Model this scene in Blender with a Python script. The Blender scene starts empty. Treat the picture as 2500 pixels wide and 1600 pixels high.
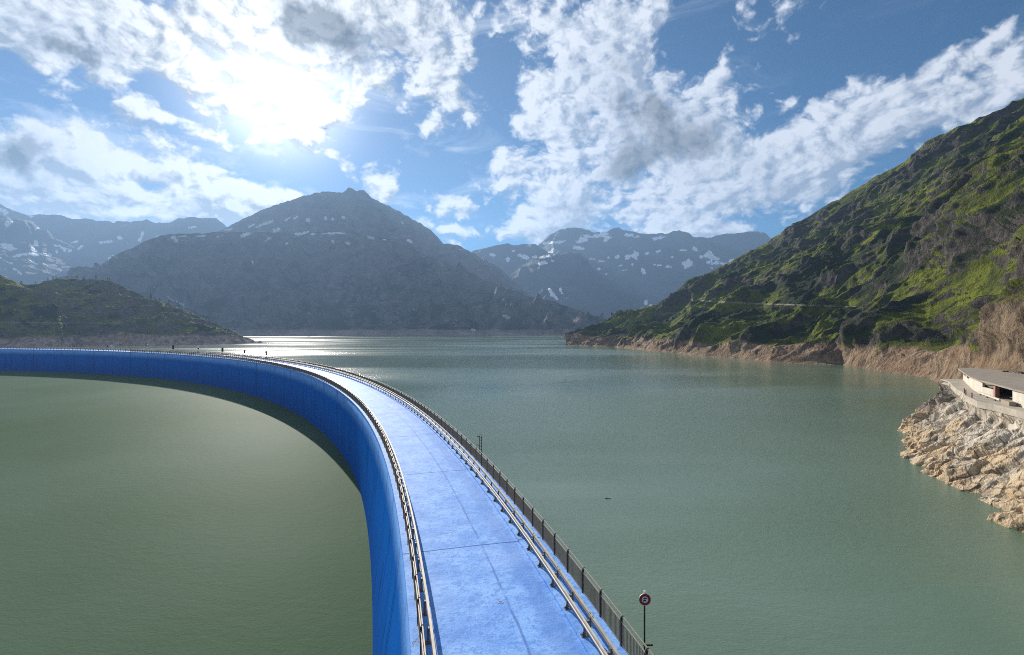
import bpy, math, random
import numpy as np

random.seed(7)
scene = bpy.context.scene
COL = scene.collection
R = math.radians

# ------------------------------------------------------------------ camera
CAM_Z = 26.0                       # metres above the lake; the dam crest is at 12.5
F, CX, CY = 1250.0, 1250.0, 796.0  # survey constants: bearings are noted as tangents on a 2500 unit plate
cam = bpy.data.objects.new('camera', bpy.data.cameras.new('camera'))
COL.objects.link(cam)
cam.location = (0, 0, CAM_Z)
cam.rotation_euler = (R(90), 0, 0)
cam.data.sensor_width = 36
cam.data.lens = 18.0
cam.data.shift_y = -0.0016
cam.data.clip_start = 0.5
cam.data.clip_end = 60000
scene.camera = cam
scene.render.resolution_x, scene.render.resolution_y = 1024, 655

# ------------------------------------------------------------------ light
SUN_AZ = math.atan2(675 - CX, F)
SUN_EL = math.atan2(CY - 215, math.hypot(F, 675 - CX))
sun = bpy.data.objects.new('sun', bpy.data.lights.new('sun', 'SUN'))
COL.objects.link(sun)
sun.data.energy = 5.0
sun.data.angle = R(0.5)
sun.data.color = (1.0, 0.93, 0.82)
sun.rotation_euler = (R(90) - SUN_EL, 0, math.pi - SUN_AZ)
scene.view_settings.view_transform = 'Standard'
scene.view_settings.look = 'None'
scene.view_settings.exposure = 0.75
scene.view_settings.gamma = 1.0
scene.cycles.use_denoising = False       # the fine grain of the plate is kept
scene.cycles.use_adaptive_sampling = False
try:
    scene.cycles.sampling_pattern = 'BLUE_NOISE'
except TypeError:
    pass
scene.cycles.filter_width = 1.0
scene.cycles.max_bounces = 6
scene.cycles.volume_bounces = 0
scene.cycles.volume_max_steps = 64
scene.cycles.sample_clamp_indirect = 4.0
SKY_STRENGTH = 0.10


class G:
    """small helper for writing node graphs"""
    def __init__(s, tree):
        s.t = tree
    def n(s, typ, **kw):
        nd = s.t.nodes.new(typ)
        for k, v in kw.items():
            setattr(nd, k, v)
        return nd
    def link(s, a, b):
        s.t.links.new(a, b)
    def put(s, sock, v):
        if hasattr(v, 'links'):
            s.link(v, sock)
        elif v is not None:
            sock.default_value = v
    def m(s, op, a, b=None, c=None, clamp=False):
        nd = s.n('ShaderNodeMath', operation=op, use_clamp=clamp)
        for i, v in enumerate((a, b, c)):
            if v is not None:
                s.put(nd.inputs[i], v)
        return nd.outputs[0]
    def vm(s, op, a, b=None):
        nd = s.n('ShaderNodeVectorMath', operation=op)
        s.put(nd.inputs[0], a)
        if b is not None:
            s.put(nd.inputs[1], b)
        return nd.outputs['Value'] if op in ('DOT_PRODUCT', 'LENGTH') else nd.outputs[0]
    def ramp(s, v, lo, hi, a=0.0, b=1.0):
        nd = s.n('ShaderNodeMapRange', interpolation_type='SMOOTHSTEP')
        s.put(nd.inputs[0], v)
        for i, q in zip((1, 2, 3, 4), (lo, hi, a, b)):
            s.put(nd.inputs[i], q)
        return nd.outputs[0]
    def noise(s, vec, scale, detail=4.0, rough=0.55, dist=0.0, dim='3D', col=False):
        nd = s.n('ShaderNodeTexNoise', noise_dimensions=dim)
        s.put(nd.inputs['Vector'], vec)
        nd.inputs['Scale'].default_value = scale
        nd.inputs['Detail'].default_value = detail
        nd.inputs['Roughness'].default_value = rough
        nd.inputs['Distortion'].default_value = dist
        return nd.outputs['Color' if col else 'Fac']
    def mix(s, f, a, b, mode='MIX'):
        nd = s.n('ShaderNodeMix', data_type='RGBA', blend_type=mode)
        s.put(nd.inputs[0], f)
        for i, v in ((6, a), (7, b)):
            if isinstance(v, tuple) and len(v) == 3:
                v = v + (1,)
            s.put(nd.inputs[i], v)
        return nd.outputs[2]
    def mapping(s, vec, loc=(0, 0, 0), rot=(0, 0, 0), sc=(1, 1, 1), typ='POINT'):
        nd = s.n('ShaderNodeMapping', vector_type=typ)
        s.put(nd.inputs[0], vec)
        nd.inputs['Location'].default_value = loc
        nd.inputs['Rotation'].default_value = rot
        nd.inputs['Scale'].default_value = sc
        return nd.outputs[0]
    def attr(s, name):
        return s.n('ShaderNodeAttribute', attribute_name=name).outputs['Fac']


# ------------------------------------------------------------------ sky
def bearing(px, py):
    return math.atan2(px - CX, F), math.atan2(CY - py, math.hypot(F, px - CX))

# cloud masses: plate x, y, half width, half height, turn (deg), weight
V = 2500 / 2406.0
CLOUDS = [
    (230, 400, 300, 130, 0, .74), (60, 330, 170, 120, 20, .55), (400, 400, 120, 110, 0, .45), (200, 160, 330, 95, 12, .70), (130, 40, 330, 90, 0, .60),
    (470, 60, 220, 110, 0, .40), (390, 275, 130, 45, 15, .52), (620, 170, 260, 200, 0, .62), (760, 70, 190, 120, 10, .75),
    (1010, 90, 240, 120, -5, .60), (1085, 245, 105, 85, 40, .62), (995, 305, 65, 32, 10, .42), (950, 30, 220, 70, 0, .25),
    (1370, 70, 170, 110, 0, .60), (1450, 240, 260, 170, 15, .80), (1600, 360, 280, 120, 0, .75), (1290, 250, 100, 130, 0, .35),
    (1180, 390, 85, 75, 20, .62), (1270, 480, 150, 80, 30, .58), (1060, 476, 58, 30, 0, .55), (1200, 550, 180, 32, -10, .50),
    (1500, 490, 340, 80, -4, .60), (1780, 430, 260, 80, -18, .58), (1900, 310, 380, 80, -26, .56), (2120, 290, 330, 85, -20, .58),
    (1700, 150, 32, 55, 0, .62), (1680, 220, 60, 50, -30, .40), (2340, 95, 110, 22, -24, .45), (2240, 130, 110, 18, -30, .38),
    (2370, 140, 60, 22, -30, .40), (1560, 20, 230, 40, -20, .32), (805, 395, 38, 50, 10, .62), (770, 300, 90, 55, -30, .50), (610, 470, 105, 52, 10, .85),
    (540, 495, 75, 45, 0, .7), (700, 462, 80, 34, 0, .65), (905, 445, 75, 32, 15, .45), (880, 425, 45, 25, 0, .3), (1060, 548, 50, 22, 0, .45), (330, 490, 260, 50, 0, .55), (60, 470, 160, 50, 0, .45),
    (2350, 240, 220, 70, -20, .40), (1650, 550, 240, 50, 0, .42),
]
HOLES = [(85, 250, 110, 38, 20, .55), (360, 200, 110, 42, 10, .6), (600, 410, 170, 62, 0, .45), (340, 430, 60, 55, 0, .5), (870, 300, 110, 75, 0, .45), (40, 130, 60, 40, 30, .3),
         (1150, 60, 40, 120, 20, .3), (1180, 250, 40, 150, 0, .45), (1130, 350, 60, 80, 0, .3), (240, 260, 110, 40, 20, .3), (2040, 110, 380, 130, -8, .5), (560, 120, 90, 30, 0, .3), (700, 410, 80, 60, 0, .3)]
THICK = [(165, 95, 115, 56, 0, 1.15), (30, 375, 110, 80, 0, 1.15), (760, 70, 160, 105, 15, 1.0), (950, 118, 90, 45, 0, .7), (700, 30, 90, 60, 0, .5), (230, 330, 150, 50, 0, .3),
         (1590, 350, 250, 130, 12, .55), (1520, 260, 230, 130, 0, .42), (1480, 400, 220, 60, -20, .5), (1450, 150, 200, 70, 0, .35), (755, 300, 30, 16, 0, .9), (1500, 490, 320, 40, 0, .30), (420, 300, 90, 30, 0, .45), (390, 185, 90, 30, 0, .3),
         (2010, 330, 260, 40, -25, .30), (250, 480, 160, 35, 0, .40), (1290, 500, 110, 40, 0, .4), (1850, 470, 240, 30, -20, .3), (330, 410, 60, 35, 0, .35)]


def blob_sum(g, vec, items, grow=1.45):
    tot = None
    for (x, y, rx, ry, rot, w) in items:
        x, y, rx, ry = x * V, y * V, rx * V, ry * V
        az, el = bearing(x, y)
        # local scale of the plate at this bearing
        ax = (bearing(x + 5, y)[0] - bearing(x - 5, y)[0]) / 10
        ey = abs(bearing(x, y + 5)[1] - bearing(x, y - 5)[1]) / 10
        mp = g.mapping(vec, (az, el, 0), (0, 0, -R(rot)), (rx * ax * grow, ry * ey * grow, 1), 'TEXTURE')
        gr = g.n('ShaderNodeTexGradient', gradient_type='QUADRATIC_SPHERE')
        g.link(mp, gr.inputs[0])
        tot = g.m('MULTIPLY_ADD', gr.outputs['Fac'], w * 1.55, tot if tot is not None else 0.0)
    return tot


def cloud_group():
    t = bpy.data.node_groups.new('cloud_height', 'ShaderNodeTree')
    t.interface.new_socket('Vector', in_out='INPUT', socket_type='NodeSocketVector')
    t.interface.new_socket('Height', in_out='OUTPUT', socket_type='NodeSocketFloat')
    g = G(t)
    gi, go = g.n('NodeGroupInput'), g.n('NodeGroupOutput')
    p = gi.outputs[0]
    w1 = g.noise(p, 8.0, 3, .5, dim='2D', col=True)
    w1 = g.vm('MULTIPLY', g.vm('SUBTRACT', w1, (.5, .5, .5)), (.06, .045, 0))
    pw = g.vm('ADD', p, w1)
    base = g.m('SUBTRACT', blob_sum(g, pw, CLOUDS, 1.75), blob_sum(g, pw, HOLES))
    sx = g.n('ShaderNodeSeparateXYZ'); g.link(p, sx.inputs[0])
    base = g.m('MULTIPLY_ADD', g.ramp(g.m('ABSOLUTE', sx.outputs[0]), .95, 1.5), .55, base)      # broken cloud added over the unseen rest of the sky, to fill shaded faces
    st = g.mapping(pw, rot=(0, 0, R(20)), sc=(1.0, 1.55, 1))
    f1 = g.noise(st, 6.0, 10, .60, 0.0, dim='2D')
    vo = g.n('ShaderNodeTexVoronoi', feature='SMOOTH_F1', voronoi_dimensions='2D')
    g.link(g.vm('ADD', st, g.vm('MULTIPLY', g.noise(p, 30., 3, .6, dim='2D', col=True), (.035, .035, 0))), vo.inputs['Vector'])
    vo.inputs['Scale'].default_value = 19
    vo.inputs['Smoothness'].default_value = .45
    vo.inputs['Detail'].default_value = 2.5
    vo.inputs['Roughness'].default_value = .6
    puff = g.m('SUBTRACT', .55, vo.outputs['Distance'])
    h = g.m('MULTIPLY_ADD', g.m('SUBTRACT', f1, .5), 2.7, base)
    h = g.m('MULTIPLY_ADD', puff, .60, h)
    g.link(h, go.inputs[0])
    return t


world = bpy.data.worlds.new('World')
scene.world = world
world.use_nodes = True
world.node_tree.nodes.clear()
g = G(world.node_tree)
tc = g.n('ShaderNodeTexCoord')
d = g.vm('NORMALIZE', tc.outputs['Generated'])
sep = g.n('ShaderNodeSeparateXYZ'); g.link(d, sep.inputs[0])
az = g.m('ARCTAN2', sep.outputs[0], sep.outputs[1])
el = g.m('ARCSINE', sep.outputs[2])
cmb = g.n('ShaderNodeCombineXYZ'); g.link(az, cmb.inputs[0]); g.link(el, cmb.inputs[1])
p = cmb.outputs[0]
sky = g.n('ShaderNodeTexSky', sky_type='NISHITA')
sky.sun_disc = False
sky.sun_elevation = SUN_EL
sky.sun_rotation = SUN_AZ
sky.altitude = 1900
sky.air_density, sky.dust_density, sky.ozone_density = 1.0, 0.15, 2.5
CG = cloud_group()
def cloud(vec):
    nd = g.n('ShaderNodeGroup'); nd.node_tree = CG; g.link(vec, nd.inputs[0]); return nd.outputs[0]
H0 = cloud(p)
tosun = g.vm('SUBTRACT', (SUN_AZ, SUN_EL + .15, 0), p)
tosun = g.vm('MULTIPLY', g.vm('NORMALIZE', tosun), (.017, .017, 0))
H1 = cloud(g.vm('ADD', p, tosun))
sdir = (math.sin(SUN_AZ) * math.cos(SUN_EL), math.cos(SUN_AZ) * math.cos(SUN_EL), math.sin(SUN_EL))
ang = g.m('ARCCOSINE', g.vm('DOT_PRODUCT', d, sdir))          # angle from the sun
cover = g.ramp(H0, .02, .58)
lit = g.m('MULTIPLY_ADD', g.m('SUBTRACT', H0, H1), 1.7, .62, clamp=True)
tw = g.vm('ADD', p, g.vm('MULTIPLY', g.vm('SUBTRACT', g.noise(p, 11., 4, .6, dim='2D', col=True), (.5, .5, .5)), (.12, .10, 0)))
thick = g.m('ADD', blob_sum(g, tw, THICK, 1.8), g.m('MULTIPLY', g.m('SUBTRACT', H0, .75), .42))
thick = g.m('MULTIPLY_ADD', g.m('SUBTRACT', g.noise(p, 16., 6, .62, dim='2D'), .5), 1.0, thick)
grey = g.ramp(thick, .12, 1.35)
near_sun = g.ramp(ang, R(4), R(30), 1.0, 0.0)
c_lit = g.mix(near_sun, (.47, .49, .53), (.50, .50, .49))
c_shade = g.mix(near_sun, (.17, .21, .28), (.16, .18, .205))
ccol = g.mix(lit, c_shade, c_lit)
gcol2 = g.mix(lit, g.mix(g.ramp(grey, .35, .95), (.15, .18, .235), (.045, .052, .062)), g.mix(g.ramp(grey, .45, 1.0), (.30, .33, .39), (.13, .14, .155)))
ccol = g.mix(g.m('MULTIPLY', grey, .92), ccol, gcol2)
# high thin veil
veil = g.ramp(g.noise(g.mapping(p, rot=(0, 0, R(28)), sc=(1, 3.2, 1)), 5.0, 6, .62, .6, dim='2D'), .50, .80, 0, .55)
skyc = g.vm('MULTIPLY', sky.outputs[0], (SKY_STRENGTH,) * 3)
hsv = g.n('ShaderNodeHueSaturation'); g.link(skyc, hsv.inputs['Color'])
hsv.inputs['Saturation'].default_value = 2.05
hsv.inputs['Value'].default_value = 0.37
skyb = g.mix(g.m('MULTIPLY', veil, g.ramp(ang, R(8), R(60), .8, .12)), hsv.outputs[0], (.50, .53, .58))
col = g.mix(cover, skyb, ccol)
# glare of sunlight in thin cloud and air round the sun
gl = g.m('MULTIPLY', g.m('POWER', 2.71828, g.m('MULTIPLY', g.m('POWER', g.m('DIVIDE', ang, R(5.6)), 2.0), -1.0)), .9)
gl2 = g.m('MULTIPLY', g.m('POWER', 2.71828, g.m('MULTIPLY', g.m('DIVIDE', ang, R(15)), -1.0)), .15)
glow = g.m('ADD', gl, gl2)
glow = g.m('MULTIPLY', glow, g.m('MULTIPLY', g.m('MULTIPLY_ADD', g.m('MULTIPLY', grey, cover), -.80, 1.0), g.m('MULTIPLY_ADD', g.m('MULTIPLY', g.m('SUBTRACT', 1.0, lit), cover), -.55, 1.0)))
gcol = g.n('ShaderNodeVectorMath', operation='SCALE'); gcol.inputs[0].default_value = (1.0, .97, .92); g.link(glow, gcol.inputs['Scale'])
col = g.vm('ADD', col, gcol.outputs[0])
bg = g.n('ShaderNodeBackground'); g.link(col, bg.inputs[0]); bg.inputs[1].default_value = 1.0
out = g.n('ShaderNodeOutputWorld'); g.link(bg.outputs[0], out.inputs[0])
world.cycles.sampling_method = 'NONE'

# ------------------------------------------------------------------ numeric noise
_rng = np.random.RandomState(11)
_P = np.concatenate([_rng.permutation(256)] * 3).astype(np.int32)
_G3 = _rng.normal(size=(256, 3)); _G3 /= np.linalg.norm(_G3, axis=1)[:, None]
_RND = _rng.rand(256, 4)


def perlin(x, y, z):
    xi, yi, zi = np.floor(x).astype(np.int64), np.floor(y).astype(np.int64), np.floor(z).astype(np.int64)
    xf, yf, zf = x - xi, y - yi, z - zi
    u, v, w = (q * q * q * (q * (q * 6 - 15) + 10) for q in (xf, yf, zf))
    xi &= 255; yi &= 255; zi &= 255
    r = 0
    for dx in (0, 1):
        for dy in (0, 1):
            for dz in (0, 1):
                gi = _G3[_P[_P[_P[(xi + dx) & 255] + ((yi + dy) & 255)] + ((zi + dz) & 255)]]
                dt = gi[..., 0] * (xf - dx) + gi[..., 1] * (yf - dy) + gi[..., 2] * (zf - dz)
                r = r + dt * (u if dx else 1 - u) * (v if dy else 1 - v) * (w if dz else 1 - w)
    return r * 1.5


def fbm(x, y, z, octv=5, gain=.5, lac=2.03):
    a, r, f = 1.0, 0, 1.0
    for i in range(octv):
        r = r + a * perlin(x * f + 17.3 * i, y * f + 5.1 * i, z * f + 9.7 * i)
        a *= gain; f *= lac
    return r


def ridged(x, y, z, octv=5, gain=.5, lac=2.07):
    a, r, f, wt = 1.0, 0, 1.0, 1.0
    for i in range(octv):
        n = (1 - np.abs(perlin(x * f + 31.7 * i, y * f + 3.3 * i, z * f + 7.9 * i)) * 1.6) ** 2
        n = n * wt
        wt = np.clip(n * 1.6, 0, 1)
        r = r + a * n
        a *= gain; f *= lac
    return r


def cells(x, y, z, cheb=False):
    """cellular noise: distance to the nearest two seeds and a tilt taken from the nearest one"""
    xi, yi, zi = np.floor(x).astype(np.int64), np.floor(y).astype(np.int64), np.floor(z).astype(np.int64)
    f1 = np.full(x.shape, 9.0); f2 = f1.copy(); tilt = np.zeros(x.shape)
    for dx in (-1, 0, 1):
        for dy in (-1, 0, 1):
            for dz in (-1, 0, 1):
                a, b, c = xi + dx, yi + dy, zi + dz
                k = _P[_P[_P[a & 255] + (b & 255)] + (c & 255)]
                rv = _RND[k]
                ox, oy, oz = x - (a + rv[..., 0]), y - (b + rv[..., 1]), z - (c + rv[..., 2])
                dd = np.maximum(np.maximum(np.abs(ox + .3 * oy), np.abs(oy - .3 * oz)), np.abs(oz + .3 * ox)) if cheb else np.sqrt(ox * ox + oy * oy + oz * oz)
                gk = _G3[(k + 77) & 255]
                tl = rv[..., 3] + .9 * (gk[..., 0] * ox + gk[..., 1] * oy + gk[..., 2] * oz)
                near = dd < f1
                f2 = np.where(near, f1, np.minimum(f2, dd))
                tilt = np.where(near, tl, tilt)
                f1 = np.where(near, dd, f1)
    return f1, f2, tilt


def sstep(a, b, x):
    t = np.clip((x - a) / (b - a), 0, 1)
    return t * t * (3 - 2 * t)


# ------------------------------------------------------------------ object helpers
def tag(o, label=None, cat=None, group=None, kind=None):
    for k, v in (('label', label), ('category', cat), ('group', group), ('kind', kind)):
        if v:
            o[k] = v
    return o


def link(name, mesh, mat=None, parent=None, loc=None, rz=None):
    o = bpy.data.objects.new(name, mesh)
    COL.objects.link(o)
    if mat and mesh and not mesh.materials:
        mesh.materials.append(mat)
    if parent:
        o.parent = parent
    if loc is not None:
        o.location = loc
    if rz is not None:
        o.rotation_euler = (0, 0, rz)
    return o


def empty(name, loc=(0, 0, 0), rz=0):
    return link(name, None, loc=loc, rz=rz)


def mesh_np(name, verts, faces, smooth=True, attrs=None, uv=None):
    me = bpy.data.meshes.new(name)
    verts = np.asarray(verts, dtype=np.float32); faces = np.asarray(faces, dtype=np.int32)
    nf, k = faces.shape
    me.vertices.add(len(verts)); me.vertices.foreach_set('co', verts.ravel())
    me.loops.add(nf * k); me.loops.foreach_set('vertex_index', faces.ravel())
    me.polygons.add(nf)
    me.polygons.foreach_set('loop_start', np.arange(0, nf * k, k, dtype=np.int32))
    me.polygons.foreach_set('use_smooth', np.full(nf, smooth))
    for nm, a in (attrs or {}).items():
        at = me.attributes.new(nm, 'FLOAT', 'POINT')
        at.data.foreach_set('value', np.asarray(a, dtype=np.float32).ravel())
    if uv is not None:
        l = me.uv_layers.new(name='UVMap')
        l.data.foreach_set('uv', np.asarray(uv, dtype=np.float32)[faces.ravel()].ravel())
    me.update(calc_edges=True)
    me.validate()
    return me


def grid_faces(nu, nt):
    i = np.arange(nu * nt).reshape(nu, nt)
    return np.stack([i[:-1, :-1], i[1:, :-1], i[1:, 1:], i[:-1, 1:]], -1).reshape(-1, 4)


class MB:
    """collects simple solids into one mesh"""
    def __init__(s):
        s.v, s.f = [], []
    def add(s, vs, fs):
        b = len(s.v)
        s.v += [tuple(q) for q in vs]
        s.f += [tuple(b + i for i in q) for q in fs]
    def box(s, x0, x1, y0, y1, z0, z1):
        s.add([(x0, y0, z0), (x1, y0, z0), (x1, y1, z0), (x0, y1, z0), (x0, y0, z1), (x1, y0, z1), (x1, y1, z1), (x0, y1, z1)],
              [(0, 3, 2, 1), (4, 5, 6, 7), (0, 1, 5, 4), (1, 2, 6, 5), (2, 3, 7, 6), (3, 0, 4, 7)])
    def tube(s, pts, r, n=8, r2=None):
        pts = [np.array(q, float) for q in pts]
        rings = []
        for i, q in enumerate(pts):
            t = pts[min(i + 1, len(pts) - 1)] - pts[max(i - 1, 0)]
            t /= np.linalg.norm(t)
            a = np.cross(t, (0, 0, 1) if abs(t[2]) < .9 else (1, 0, 0)); a /= np.linalg.norm(a)
            b = np.cross(t, a)
            rr = r if r2 is None else r + (r2 - r) * i / (len(pts) - 1)
            rings.append([q + rr * (math.cos(2 * math.pi * k / n) * a + math.sin(2 * math.pi * k / n) * b) for k in range(n)])
        vs = [v for rg in rings for v in rg]
        fs = [(i * n + k, i * n + (k + 1) % n, (i + 1) * n + (k + 1) % n, (i + 1) * n + k) for i in range(len(pts) - 1) for k in range(n)]
        fs += [tuple(range(n))[::-1], tuple((len(pts) - 1) * n + k for k in range(n))]
        s.add(vs, fs)
    def prism(s, poly, z0, z1):
        n = len(poly)
        s.add([(x, y, z0) for x, y in poly] + [(x, y, z1) for x, y in poly],
              [tuple(range(n))[::-1], tuple(range(n, 2 * n))] + [(i, (i + 1) % n, n + (i + 1) % n, n + i) for i in range(n)])
    def disc(s, c, r, y0, y1, n=28, ri=0.0):
        """a ring or disc facing along local Y"""
        x, z = c
        cs = [(math.cos(2 * math.pi * k / n), math.sin(2 * math.pi * k / n)) for k in range(n)]
        if ri <= 0:
            s.add([(x + r * a, y0, z + r * b) for a, b in cs] + [(x + r * a, y1, z + r * b) for a, b in cs],
                  [tuple(range(n)), tuple(range(n, 2 * n))[::-1]] + [(i, n + i, n + (i + 1) % n, (i + 1) % n) for i in range(n)])
        else:
            vs = [(x + q * a, y, z + q * b) for q, y in ((r, y0), (r, y1), (ri, y1), (ri, y0)) for a, b in cs]
            s.add(vs, [(j * n + i, ((j + 1) % 4) * n + i, ((j + 1) % 4) * n + (i + 1) % n, j * n + (i + 1) % n) for j in range(4) for i in range(n)])
    def mesh(s, name, smooth=False):
        me = bpy.data.meshes.new(name)
        me.from_pydata(s.v, [], s.f)
        if smooth:
            me.polygons.foreach_set('use_smooth', [True] * len(me.polygons))
        me.update()
        return me
    def build(s, name, mat, parent=None, loc=None, rz=None, smooth=False):
        return link(name, s.mesh(name, smooth), mat, parent, loc, rz)


# ------------------------------------------------------------------ materials
def new_mat(name):
    m = bpy.data.materials.new(name); m.use_nodes = True
    m.node_tree.nodes.clear()
    g = G(m.node_tree)
    b = g.n('ShaderNodeBsdfPrincipled'); o = g.n('ShaderNodeOutputMaterial')
    g.link(b.outputs[0], o.inputs[0])
    return m, g, b


def bump(g, b, h, strength=.5, dist=1.0):
    n = g.n('ShaderNodeBump'); g.put(n.inputs['Strength'], strength); g.put(n.inputs['Distance'], dist)
    g.link(h, n.inputs['Height']); g.link(n.outputs[0], b.inputs['Normal'])


def plain(name, c, rough=.6, metal=0.0, var=.25, scale=6.0, c2=None):
    m, g, b = new_mat(name)
    o = g.n('ShaderNodeTexCoord').outputs['Object']
    n = g.noise(o, scale, 5, .6)
    c2 = c2 or tuple(q * (1 - var) for q in c)
    g.link(g.mix(g.ramp(n, .3, .7), c, c2), b.inputs['Base Color'])
    b.inputs['Roughness'].default_value = rough
    b.inputs['Metallic'].default_value = metal
    bump(g, b, n, .15, .02)
    return m


def world_pos(g):
    return g.n('ShaderNodeNewGeometry').outputs['Position']


def terrain_mat(name, scale, rock=(.15, .135, .13), rock2=(.085, .078, .078), grass=(.075, .105, .018), grass2=(.028, .040, .012),
                bank=(.34, .27, .21), bank2=(.17, .125, .10), bstr=.6, spec=.15):
    m, g, b = new_mat(name)
    p = world_pos(g)
    ps = g.vm('MULTIPLY', p, (1 / scale,) * 3)
    n1 = g.noise(ps, .9, 8, .62)
    n2 = g.noise(ps, 4.0, 8, .65, .3)
    n3 = g.noise(g.mapping(ps, rot=(.5, .7, .3), sc=(1, 1, 3.5)), 2.2, 8, .65)
    rk = g.mix(g.ramp(n2, .32, .66), rock2, rock)
    rk = g.mix(g.m('MULTIPLY', g.ramp(n3, .52, .70), .6), rk, tuple(q * 1.7 for q in rock))
    gr = g.mix(g.ramp(n1, .36, .62), grass2, grass)
    gr = g.mix(g.m('MULTIPLY', g.ramp(n2, .45, .62), .55), gr, tuple(q * .42 for q in grass2))
    gm = g.ramp(g.m('MULTIPLY_ADD', g.m('SUBTRACT', n2, .5), .9, g.attr('grass')), .38, .60)
    gr = g.mix(g.ramp(g.m('MULTIPLY_ADD', g.m('SUBTRACT', n2, .5), .8, g.attr('heath')), .38, .58), gr, (.024, .036, .007))
    c = g.mix(gm, rk, gr)
    bk = g.mix(g.ramp(n2, .36, .60), bank2, bank)
    bk = g.mix(g.m('MULTIPLY', g.ramp(n1, .45, .62), .5), bk, tuple(q * .7 for q in (bank[0] * 1.05, bank[1] * .9, bank[2] * .8)))
    c = g.mix(g.attr('bank'), c, bk)
    c = g.mix(g.attr('track'), c, (.40, .35, .26))
    c = g.mix(g.ramp(g.attr('snow'), .35, .55), c, (.78, .81, .86))
    g.link(c, b.inputs['Base Color'])
    b.inputs['Roughness'].default_value = .92
    b.inputs['Specular IOR Level'].default_value = spec
    hh = g.m('ADD', g.m('MULTIPLY', n2, .7), g.m('MULTIPLY', g.noise(ps, 14., 6, .7), .35))
    bump(g, b, hh, bstr, scale * .35)
    return m


# ------------------------------------------------------------------ terrain builder
def pl(pts):
    a = np.array(pts, float)
    return lambda x: np.interp(x, a[:, 0], a[:, 1])


ZERO_ATTR = ('grass', 'bank', 'track', 'snow', 'heath')


def terrain(name, x0, x1, nu, nt, sky_pts, foot, ridge, footz=None, power=1.05, ring=14.0, shape=None,
            attr=None, mat=None, back=1.35, jag=0.0, jag_sc=60.0, label=None, seed=0.0):
    """a mountainside: foot line at distance foot(x), crest at distance ridge(x) whose bearing follows sky_pts"""
    px = np.linspace(x0, x1, nu)
    u = (px - CX) / F
    nb = max(6, nt // 8)
    t = np.concatenate([[-.06, -.02], np.linspace(0, 1, nt), 1 + (back - 1) * np.linspace(0, 1, nb + 1)[1:] ])
    skf, ff, rf = pl(sky_pts), pl(foot), pl(ridge)
    Yf, Yr = ff(px), rf(px)
    z0 = pl(footz)(px) if footz else np.zeros(nu)
    Hc = CAM_Z + (CY - skf(px)) / F * Yr
    Hc = np.maximum(Hc, z0 + 1.0)
    T, U = np.meshgrid(t, u)
    PX = np.repeat(px[:, None], len(t), 1)
    Y = Yf[:, None] + T * (Yr - Yf)[:, None]
    X = U * Y
    tt = np.clip(T, 0, 1)
    rg = np.minimum(ring, (Hc - z0) * .5)[:, None]
    Lr = np.maximum((Yr - Yf)[:, None], 1)
    Z = z0[:, None] + rg * sstep(0, 1, tt * Lr / 26.0) + (Hc[:, None] - z0[:, None] - rg) * tt ** power
    Z = Z - np.clip(T - 1, 0, None) * (Hc[:, None] - z0[:, None]) * 1.6 - np.clip(-T, 0, None) * Lr * .35
    # outward normals of the plain slope
    P = np.stack([X, Y, Z], -1)
    du = np.gradient(P, axis=0); dt = np.gradient(P, axis=1)
    N = np.cross(du, dt); N /= np.maximum(np.linalg.norm(N, axis=-1, keepdims=True), 1e-9)
    N *= np.sign(N[..., 2:3] + 1e-9)
    mask = sstep(-.01, .05, T) * (1 - .93 * sstep(.90, 1.0, T))
    if shape is not None:
        Dn = shape(X, Y, Z, T, PX) * mask
        P = P + N * Dn[..., None]
    else:
        Dn = np.zeros_like(X)
    if jag:
        j = fbm(X / jag_sc + seed, Y / jag_sc, Z * 0 + seed, 5, .6) * jag
        P[..., 2] += j * np.exp(-((T - 1) / .10) ** 2)
    # slope of the finished ground
    du = np.gradient(P, axis=0); dt = np.gradient(P, axis=1)
    N2 = np.cross(du, dt); N2 /= np.maximum(np.linalg.norm(N2, axis=-1, keepdims=True), 1e-9)
    nz = np.abs(N2[..., 2])
    at = {k: np.zeros_like(X) for k in ZERO_ATTR}
    if attr is not None:
        at.update(attr(P, T, PX, nz, Dn))
    me = mesh_np(name, P.reshape(-1, 3), grid_faces(nu, len(t)), True, {k: v.ravel() for k, v in at.items()})
    o = link(name, me, mat)
    tag(o, label, kind='structure', cat='mountain' if 'mountain' in name else 'hill')
    return o, P, T, PX


def plate_y(P):
    return CY - (P[..., 2] - CAM_Z) / P[..., 1] * F


def plate_x(P):
    return CX + P[..., 0] / P[..., 1] * F


def snow_mask(P, spots):
    """old snow lying in the hollows listed in spots"""
    x, y = plate_x(P), plate_y(P)
    n = fbm(x / 14, y / 9, x * 0 + 3.3, 4, .6)
    m = np.zeros_like(x)
    for (sx, sy, rx, ry, a) in spots:
        c, s = math.cos(R(a)), math.sin(R(a))
        dx, dy = x - sx, y - sy
        q = np.hypot((dx * c + dy * s) / rx, (-dx * s + dy * c) / ry)
        m = np.maximum(m, np.clip(1.35 - q + n * .75, 0, 1) * (q < 2.6))
    return sstep(.2, .6, m)


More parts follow.
